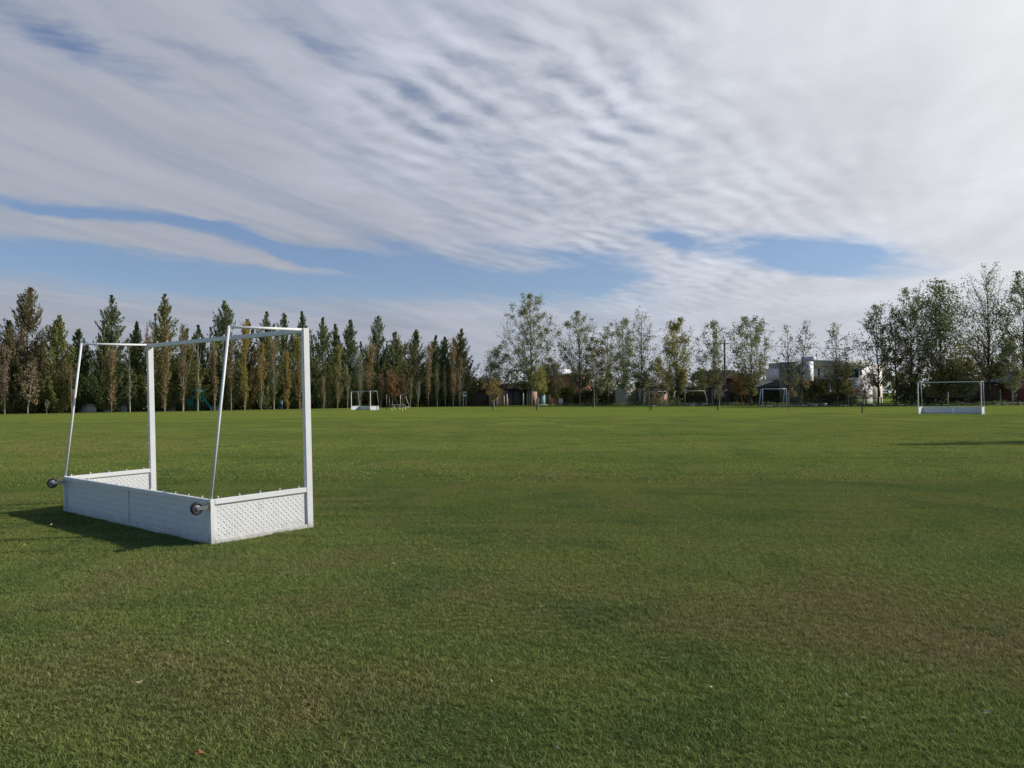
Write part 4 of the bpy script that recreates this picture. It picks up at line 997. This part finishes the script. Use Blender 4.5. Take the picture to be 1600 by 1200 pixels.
def hockey_goal(loc, yaw, label, W_=3.78, D_=1.2, H_=2.187, B_=.45, T_=.94, full=True, group='field hockey goals'):
    g = empty('hockey_goal', loc, yaw, label, 'hockey goal', group)
    PW, PD = .052, .076
    for x0 in (0, W_ - PW): bar('post', g, x0, x0 + PW, 0, PD, -.02, H_)
    bar('crossbar', g, PW + .001, W_ - PW - .001, .002, PD - .002, H_ - PW, H_ - .002)
    for x0 in (PW / 2, W_ - PW / 2):
        s_ = -1 if x0 < 1 else 1
        tube('top_side_bar', [(x0, PD, H_ - .016), (x0, T_, H_ - .016)], .0145, MAT['white'], g)
        tube('rear_stay', [(x0, T_, H_ - .004), (x0 , D_ - .02, B_ - .01)], .0145, MAT['white'], g)
    # side boards: frame of three bars plus recessed tread plate
    for x0 in (0, W_ - PW):
        bar('side_top_rail', g, x0, x0 + PW, PD + .001, D_ - .051, B_ - .052, B_)
        bar('side_bottom_rail', g, x0, x0 + PW, PD + .001, D_ - .051, 0, .048)
        bar('corner_upright', g, x0, x0 + PW, D_ - .05, D_, 0, B_ + .003)
        e = boxes('side_plate', [(x0 + PW / 2 - .003, x0 + PW / 2 + .003, PD + .001, D_ - .05, .048, B_ - .052)], MAT['plate'], g)
        if full:
            lp = lug_pattern(e, D_ - .05 - PD, B_ - .1, .060, .044, ((-.003, -1), (.003, 1)))
            lp.location = (x0 + PW / 2, PD + .004, .048); lp.rotation_euler = (0, 0, math.pi / 2)
    # back board
    bar('back_top_rail', g, PW + .001, W_ - PW - .001, D_ - .05, D_ - .001, B_ - .046, B_ - .001)
    bar('back_bottom_rail', g, PW + .001, W_ - PW - .001, D_ - .05, D_ - .001, 0, .044)
    xm = W_ * .5
    bar('centre_stile', g, xm - .02, xm + .025, D_ - .048, D_ - .004, .045, B_ - .047)
    for xa, xb, yo in ((PW + .001, xm - .021, -.024), (xm + .036, W_ - PW - .001, -.034)):
        e = boxes('back_plate', [(xa, xb, D_ + yo - .003, D_ + yo + .003, .045, B_ - .047)], MAT['plate'], g)
        if full:
            lp = lug_pattern(e, xb - xa, B_ - .104, .066, .050, ((-.003, -1), (.003, 1))); lp.location = (xa, D_ + yo, .057)
    if full:
        for x0 in (PW / 2, W_ - PW / 2):
            for k_ in range(5): hook(g, (x0, .16 + k_ * .235, B_), (0, 0, 1))
        for k_ in range(13): hook(g, (.2 + k_ * (W_ - .4) / 12, D_ - .025, B_), (0, 0, 1))
        for k_ in range(7):
            hook(g, (PW * .55, PD, .55 + k_ * .255), (0, 1, 0)); hook(g, (W_ - PW * .55, PD, .55 + k_ * .255), (0, 1, 0))
        for k_ in range(12): hook(g, (.25 + k_ * (W_ - .5) / 11, PD * .5, H_ - .002), (0, 0, 1))
        for x0, sg in ((.02, 1), (W_ - .02, -1)):
            c_ = empty('caster', (x0 - .0 * sg, D_ + .005, B_ - .068)); c_.parent = g
            cx = 0.0
            lathe('tyre', [(cx - .017, .040), (cx - .019, .052), (cx - .014, .061), (cx, .0645), (cx + .014, .061), (cx + .019, .052), (cx + .017, .040)], MAT['rubber'], c_).location = (0, .125, 0)
            lathe('wheel_hub', [(cx - .014, .013), (cx - .013, .040), (cx + .013, .040), (cx + .014, .013), (cx + .022, .012), (cx + .022, .003), (cx - .022, .003), (cx - .022, .012)], MAT['hub'], c_).location = (0, .125, 0)
            boxes('fork', [(-.029, -.024, .028, .137, -.017, .017), (.024, .029, .028, .137, -.017, .017), (-.029, .029, .022, .030, -.02, .02), (-.016, .016, .0, .022, -.016, .016)], MAT['steel'], c_, .002)
            boxes('mounting_plate', [(-.035, .035, -.004, .003, -.045, .045)], MAT['steel'], c_, .001)
            tube('axle', [(-.036, .125, 0), (.036, .125, 0)], .006, MAT['steel'], c_, 8)
    return g
gz0 = float(terrain(GP.x, GP.y))
big = hockey_goal(Vector((GP.x, GP.y, gz0)), GYAW, 'large white hockey goal with tread-plate boards in the left foreground, seen from behind')
zax = (Vector((0, 0, 1)) - ga * SA - gb * SB).normalized(); xax = (ga + Vector((0, 0, SA))).normalized(); yax = zax.cross(xax)
big.rotation_euler = Matrix((xax, yax, zax)).transposed().to_euler()
# right far goal: seen from the front, opening turned a little to the right
hockey_goal(Vector((-.1 + xat(1436, 54), 54, 0)), math.atan2(-.61, .78), 'white hockey goal standing on the far grass at the right, opening towards the camera', W_=3.70, H_=2.10, B_=.46, T_=.9, full=False)
c_, s_ = math.cos(math.radians(44.6)), math.sin(math.radians(44.6))
hockey_goal(Vector((xat(548.2, 94), 94, 0)), math.atan2(-s_, c_), 'distant white hockey goal left of the middle before the conifers', W_=3.76, H_=2.15, B_=.46, T_=.95, full=False)

def football_goal(px, yb, H_, W_, yaw, dbase, dtop, label, r=.042):
    """portable tube goal: mouth frame, short top arms, sloping rear legs, ground bars"""
    q = ground(px, yb); g = empty('football_goal', q, yaw, label, 'football goal', 'small portable football goals')
    for x in (0, W_):
        tube('post', [(x, 0, 0), (x, 0, H_)], r, MAT['white'], g, 8)
        if dtop > 0: tube('top_arm', [(x, r, H_ - .03), (x, dtop, H_ - .03)], r * .7, MAT['white'], g, 8)
        tube('rear_leg', [(x, max(dtop, .03), H_ - .03), (x, dbase, r)], r * .8, MAT['white'], g, 8)
        tube('ground_bar', [(x, r, r), (x, dbase, r)], r * .8, MAT['white'], g, 8)
    tube('crossbar', [(-r, 0, H_), (W_ + r, 0, H_)], r, MAT['white'], g, 8)
    tube('rear_ground_bar', [(0, dbase, r * .6), (W_, dbase, r * .6)], r * .6, MAT['white'], g, 8)
    return g
q1, q2 = ground(1014.6, 634.8), None
football_goal(1014.6, 634.9, 1.85, 2.75, math.radians(28), 1.25, .7, 'white portable football goal before the beige wall, left of the two on the right')
football_goal(1191.8, 635.6, 1.95, 2.95, math.radians(14), .75, .35, 'white portable football goal before the grey-roofed house, right of the two on the right')
football_goal(608.5, 636.6, 1.82, 2.7, math.radians(-48), 1.5, .75, 'small white portable football goal right of the distant hockey goal')
for k_, (px, yb) in enumerate(((614, 637.2), (621, 637.4), (630, 637.4))):
    q = ground(px, yb); h_ = empty('training_hurdle', q, .2, ('first', 'second', 'third')[k_] + ' from the left of the low white training hurdles at the small football goal', 'hurdle', 'training hurdles')
    tube('frame', [(-.28, 0, 0), (-.22, 0, .42), (.22, 0, .42), (.28, 0, 0)], .022, MAT['white'], h_, 6)
    for sx in (-.28, .28): tube('foot', [(sx, 0, .02), (sx, .3, .02)], .022, MAT['white'], h_, 6)
for k_, (px, yb) in enumerate(((611.5, 640.5), (616, 639.6), (624, 639.2), (628.5, 640.6), (633, 639.8))):
    o = lathe('marker_cone', [(0, .14), (.012, .14), (.17, .035), (.17, .02), (.0, .12)], principled('cone_yellow', (.50, .50, .12), .5), None, 'Z', 12)
    o.location = ground(px, yb); tag(o, ('first', 'second', 'third', 'fourth', 'fifth')[k_] + ' small yellowish marker cone from the left before the small left football goal', 'cone', 'marker cones')

# ------------------------------------------------------------------ the mown grass: patches of blades set over the field
def patch_mesh(size, n, h, w, rng):
    x = rng.uniform(-size / 2, size / 2, n); y = rng.uniform(-size / 2, size / 2, n)
    clump = np.zeros(n)
    for q in range(9):
        fr_ = rng.uniform(25, 110); th_ = rng.uniform(0, 2 * np.pi); clump += np.sin((x * np.cos(th_) + y * np.sin(th_)) * fr_ + rng.uniform(0, 6)) / 3
    clump = np.clip(.75 + .55 * clump, .1, 1.9)
    hh = h * rng.uniform(.45, 1.25, n) * (.5 + .62 * clump); ww = w * rng.uniform(.6, 1.3, n)
    a = rng.uniform(0, 2 * np.pi, n); lean = rng.uniform(.2, 1.7, n) * hh
    dx, dy = np.cos(a), np.sin(a); sxx_, syy_ = -dy * ww / 2, dx * ww / 2
    tilt = rng.uniform(0, 2 * np.pi, n); sxx_, syy_ = np.cos(tilt) * ww / 2, np.sin(tilt) * ww / 2
    P = []
    for t, k_ in ((0, 1.0), (.55, .85), (1.0, .0)):
        bx, by, bz = x + dx * lean * t ** 1.7, y + dy * lean * t ** 1.7, hh * (t - .25 * t * t) * 1.1
        if t < 1: P += [np.stack([bx - sxx_ * k_, by - syy_ * k_, bz], 1), np.stack([bx + sxx_ * k_, by + syy_ * k_, bz], 1)]
        else: P += [np.stack([bx, by, bz], 1)]
    V = np.stack(P, 1).reshape(-1, 3); b = np.arange(n)[:, None] * 5
    F3 = np.concatenate([b + np.array([[0, 1, 3]]), b + np.array([[0, 3, 2]]), b + np.array([[2, 3, 4]])], 0)
    return V, F3, np.repeat(rng.uniform(0, 1, n), 5)
rng = np.random.default_rng(21)
SN, SF = .6, 1.5
kinds = [patch_mesh(SN, 7600, .022, .0026, rng) for _ in range(3)] + [patch_mesh(SF, 3600, .028, .0070, rng) for _ in range(3)]
pts = []
def wedge(x, y, pad): return abs(x) < y * .66 + pad
for ix in np.arange(-16, 16, SN):
    for iy in np.arange(.4, 13.2, SN):
        if wedge(ix, iy, 3.0 if iy < 8 else 2.0): pts.append((ix, iy, rng.integers(0, 3), rng.integers(0, 4) * math.pi / 2 + rng.uniform(-.06, .06), rng.uniform(.8, 1.2)))
for ix in np.arange(-42, 42, SF):
    for iy in np.arange(13.6 + SF / 2 - .3, 58, SF):
        if wedge(ix, iy, 3.0): pts.append((ix, iy, 3 + rng.integers(0, 3), rng.integers(0, 4) * math.pi / 2 + rng.uniform(-.05, .05), rng.uniform(.85, 1.15) * float(np.interp(iy, [13, 22, 56], [1, .85, .10]))))
pts = np.array(pts)
Vs, Fs, Ts, Ks, o_ = [], [], [], [], 0
for k_, (V, F3, T) in enumerate(kinds):
    Vs.append(V); Fs.append(F3 + o_); Ts.append(T); Ks.append(np.full(len(V), k_)); o_ += len(V)
np_ = len(pts)
Vall = np.concatenate(Vs + [np.stack([pts[:, 0], pts[:, 1], terrain(pts[:, 0], pts[:, 1]) - .001], 1)])
gme = mesh('grass', Vall, np.concatenate(Fs), np.concatenate(Ts + [np.zeros(np_)]))
def attr(name, vals, ty='FLOAT'):
    a_ = gme.attributes.new(name, ty, 'POINT'); a_.data.foreach_set('value', np.ascontiguousarray(vals, dtype=np.int32 if ty == 'INT' else np.float32))
attr('variant', np.concatenate(Ks + [10 + pts[:, 2]]), 'INT')
attr('turn', np.concatenate([np.zeros(o_), pts[:, 3]])); attr('tall', np.concatenate([np.ones(o_), pts[:, 4]]))
gro = link('grass', gme, MAT['blade']); tag(gro, 'short mown grass with dry patches covering the field', 'grass', None, 'stuff')
ng = bpy.data.node_groups.new('grass_patches', 'GeometryNodeTree')
ng.interface.new_socket('Geometry', in_out='INPUT', socket_type='NodeSocketGeometry'); ng.interface.new_socket('Geometry', in_out='OUTPUT', socket_type='NodeSocketGeometry')
G = NT(ng); gi = G.new('NodeGroupInput'); go = G.new('NodeGroupOutput')
def named(n, ty): a_ = G.new('GeometryNodeInputNamedAttribute', data_type=ty); a_.inputs[0].default_value = n; return a_.outputs[0]
def cmp(v_, op, b_):
    c = G.new('FunctionNodeCompare', data_type='INT', operation=op); G.l.new(v_, c.inputs[2]); c.inputs[3].default_value = b_; return c.outputs[0]
def separate(geo, sel):
    s__ = G.new('GeometryNodeSeparateGeometry', domain='POINT'); G.l.new(geo, s__.inputs[0]); G.l.new(sel, s__.inputs[1]); return s__.outputs
var = named('variant', 'INT')
src, pos_ = separate(gi.outputs[0], cmp(var, 'LESS_THAN', 10))
join = G.new('GeometryNodeJoinGeometry')
for k_ in range(6):
    sel, _r = separate(src, cmp(var, 'EQUAL', k_)); here, _r = separate(pos_, cmp(var, 'EQUAL', 10 + k_))
    m2p = G.new('GeometryNodeMeshToPoints'); G.l.new(here, m2p.inputs[0])
    ip = G.new('GeometryNodeInstanceOnPoints'); G.l.new(m2p.outputs[0], ip.inputs['Points']); G.l.new(sel, ip.inputs['Instance'])
    cx_ = G.new('ShaderNodeCombineXYZ'); G.l.new(named('turn', 'FLOAT'), cx_.inputs[2])
    er = G.new('FunctionNodeEulerToRotation'); G.l.new(cx_.outputs[0], er.inputs[0]); G.l.new(er.outputs[0], ip.inputs['Rotation'])
    cs_ = G.new('ShaderNodeCombineXYZ'); cs_.inputs[0].default_value = 1.03; cs_.inputs[1].default_value = 1.03; G.l.new(named('tall', 'FLOAT'), cs_.inputs[2]); G.l.new(cs_.outputs[0], ip.inputs['Scale'])
    G.l.new(ip.outputs[0], join.inputs[0])
G.l.new(join.outputs[0], go.inputs[0])
md = gro.modifiers.new('grass_patches', 'NODES'); md.node_group = ng

# ------------------------------------------------------------------ fallen leaves
def leaf_obj(px, py, size, colr, label, seed):
    rg = np.random.default_rng(seed); q = ground(px, py); q.z = float(terrain(q.x, q.y)) + .030
    bm = bmesh.new(); out = [(-1, 0), (-.55, .45), (-.1, .62), (.15, .38), (.55, .5), (.6, .15), (1, 0), (.55, -.2), (.5, -.5), (.1, -.36), (-.2, -.6), (-.6, -.4)]
    ctr = bm.verts.new((0, 0, size * .12)); vs = [bm.verts.new((a * size * .5, b * size * .5 * rg.uniform(.8, 1.15), size * rg.uniform(-.02, .32) * (abs(a) + abs(b)))) for a, b in out]
    for k_ in range(len(vs)): bm.faces.new((ctr, vs[k_], vs[(k_ + 1) % len(vs)]))
    me = bpy.data.meshes.new('fallen_leaf'); bm.to_mesh(me); bm.free()
    o = link('fallen_leaf', me, principled('dry_leaf', colr, .7, var=.3, vscale=60)); o.location = q; o.rotation_euler = (rg.uniform(-.3, .3), rg.uniform(-.3, .3), rg.uniform(0, 6))
    tag(o, label, 'fallen leaf', 'fallen leaves on the grass')
TAN, WH = (.40, .31, .19), (.46, .40, .30)
for k_, a_ in enumerate(((312, 1193, .055, (.36, .10, .05), 'reddish fallen leaf on the grass at the bottom edge of the photo'), (1130, 988, .05, TAN, 'pale tan fallen leaf on the grass right of the middle foreground'),
          (1325, 1104, .045, TAN, 'tan fallen leaf in the right foreground, upper of two'), (1354, 1142, .05, TAN, 'tan fallen leaf in the right foreground, lower of two'),
          (616, 887, .07, WH, 'curled whitish fallen leaf on the grass below and right of the big goal'), (846, 957, .04, TAN, 'small orange tan fallen leaf in the middle foreground'),
          (1037, 1043, .04, WH, 'small grey-white fallen leaf in the middle foreground'), (1200, 845, .05, WH, 'small whitish fallen leaf far to the right of the big goal'),
          (700, 980, .035, TAN, 'tiny pale fallen leaf in the grass under the middle of the photo'), (218, 1077, .045, TAN, 'pale fallen leaf on the dry patch in the left foreground'),
          (80, 820, .05, WH, 'pale fallen leaf lying in the shadow of the big goal'), (1542, 1132, .04, WH, 'whitish fallen leaf near the bottom right corner'),
          (504, 865, .05, (.30, .15, .08), 'brown fallen leaf just right of the near foot of the big goal'))):
    a_ = (a_[0], a_[1], a_[2] * .85, a_[3], a_[4])
    leaf_obj(*a_, 50 + k_)
rg = np.random.default_rng(8); n_ = 420
yy = rg.uniform(3, 60, n_); xx = rg.uniform(-.66, .66, n_) * yy
me = leaf_mesh('leaf_litter', np.stack([xx, yy, terrain(xx, yy) + .032], 1), np.stack([rg.normal(size=n_), rg.normal(size=n_), rg.normal(size=n_) * .2], 1), .020 + .0006 * yy, .012 + .0004 * yy, rg, rg.uniform(0, 1, n_))
tag(link('leaf_litter', me, leafmat('litter', (.07, .05, .025), (.36, .30, .19), .1)), 'tiny dry leaves and bits strewn over the grass', 'leaf litter', None, 'stuff')
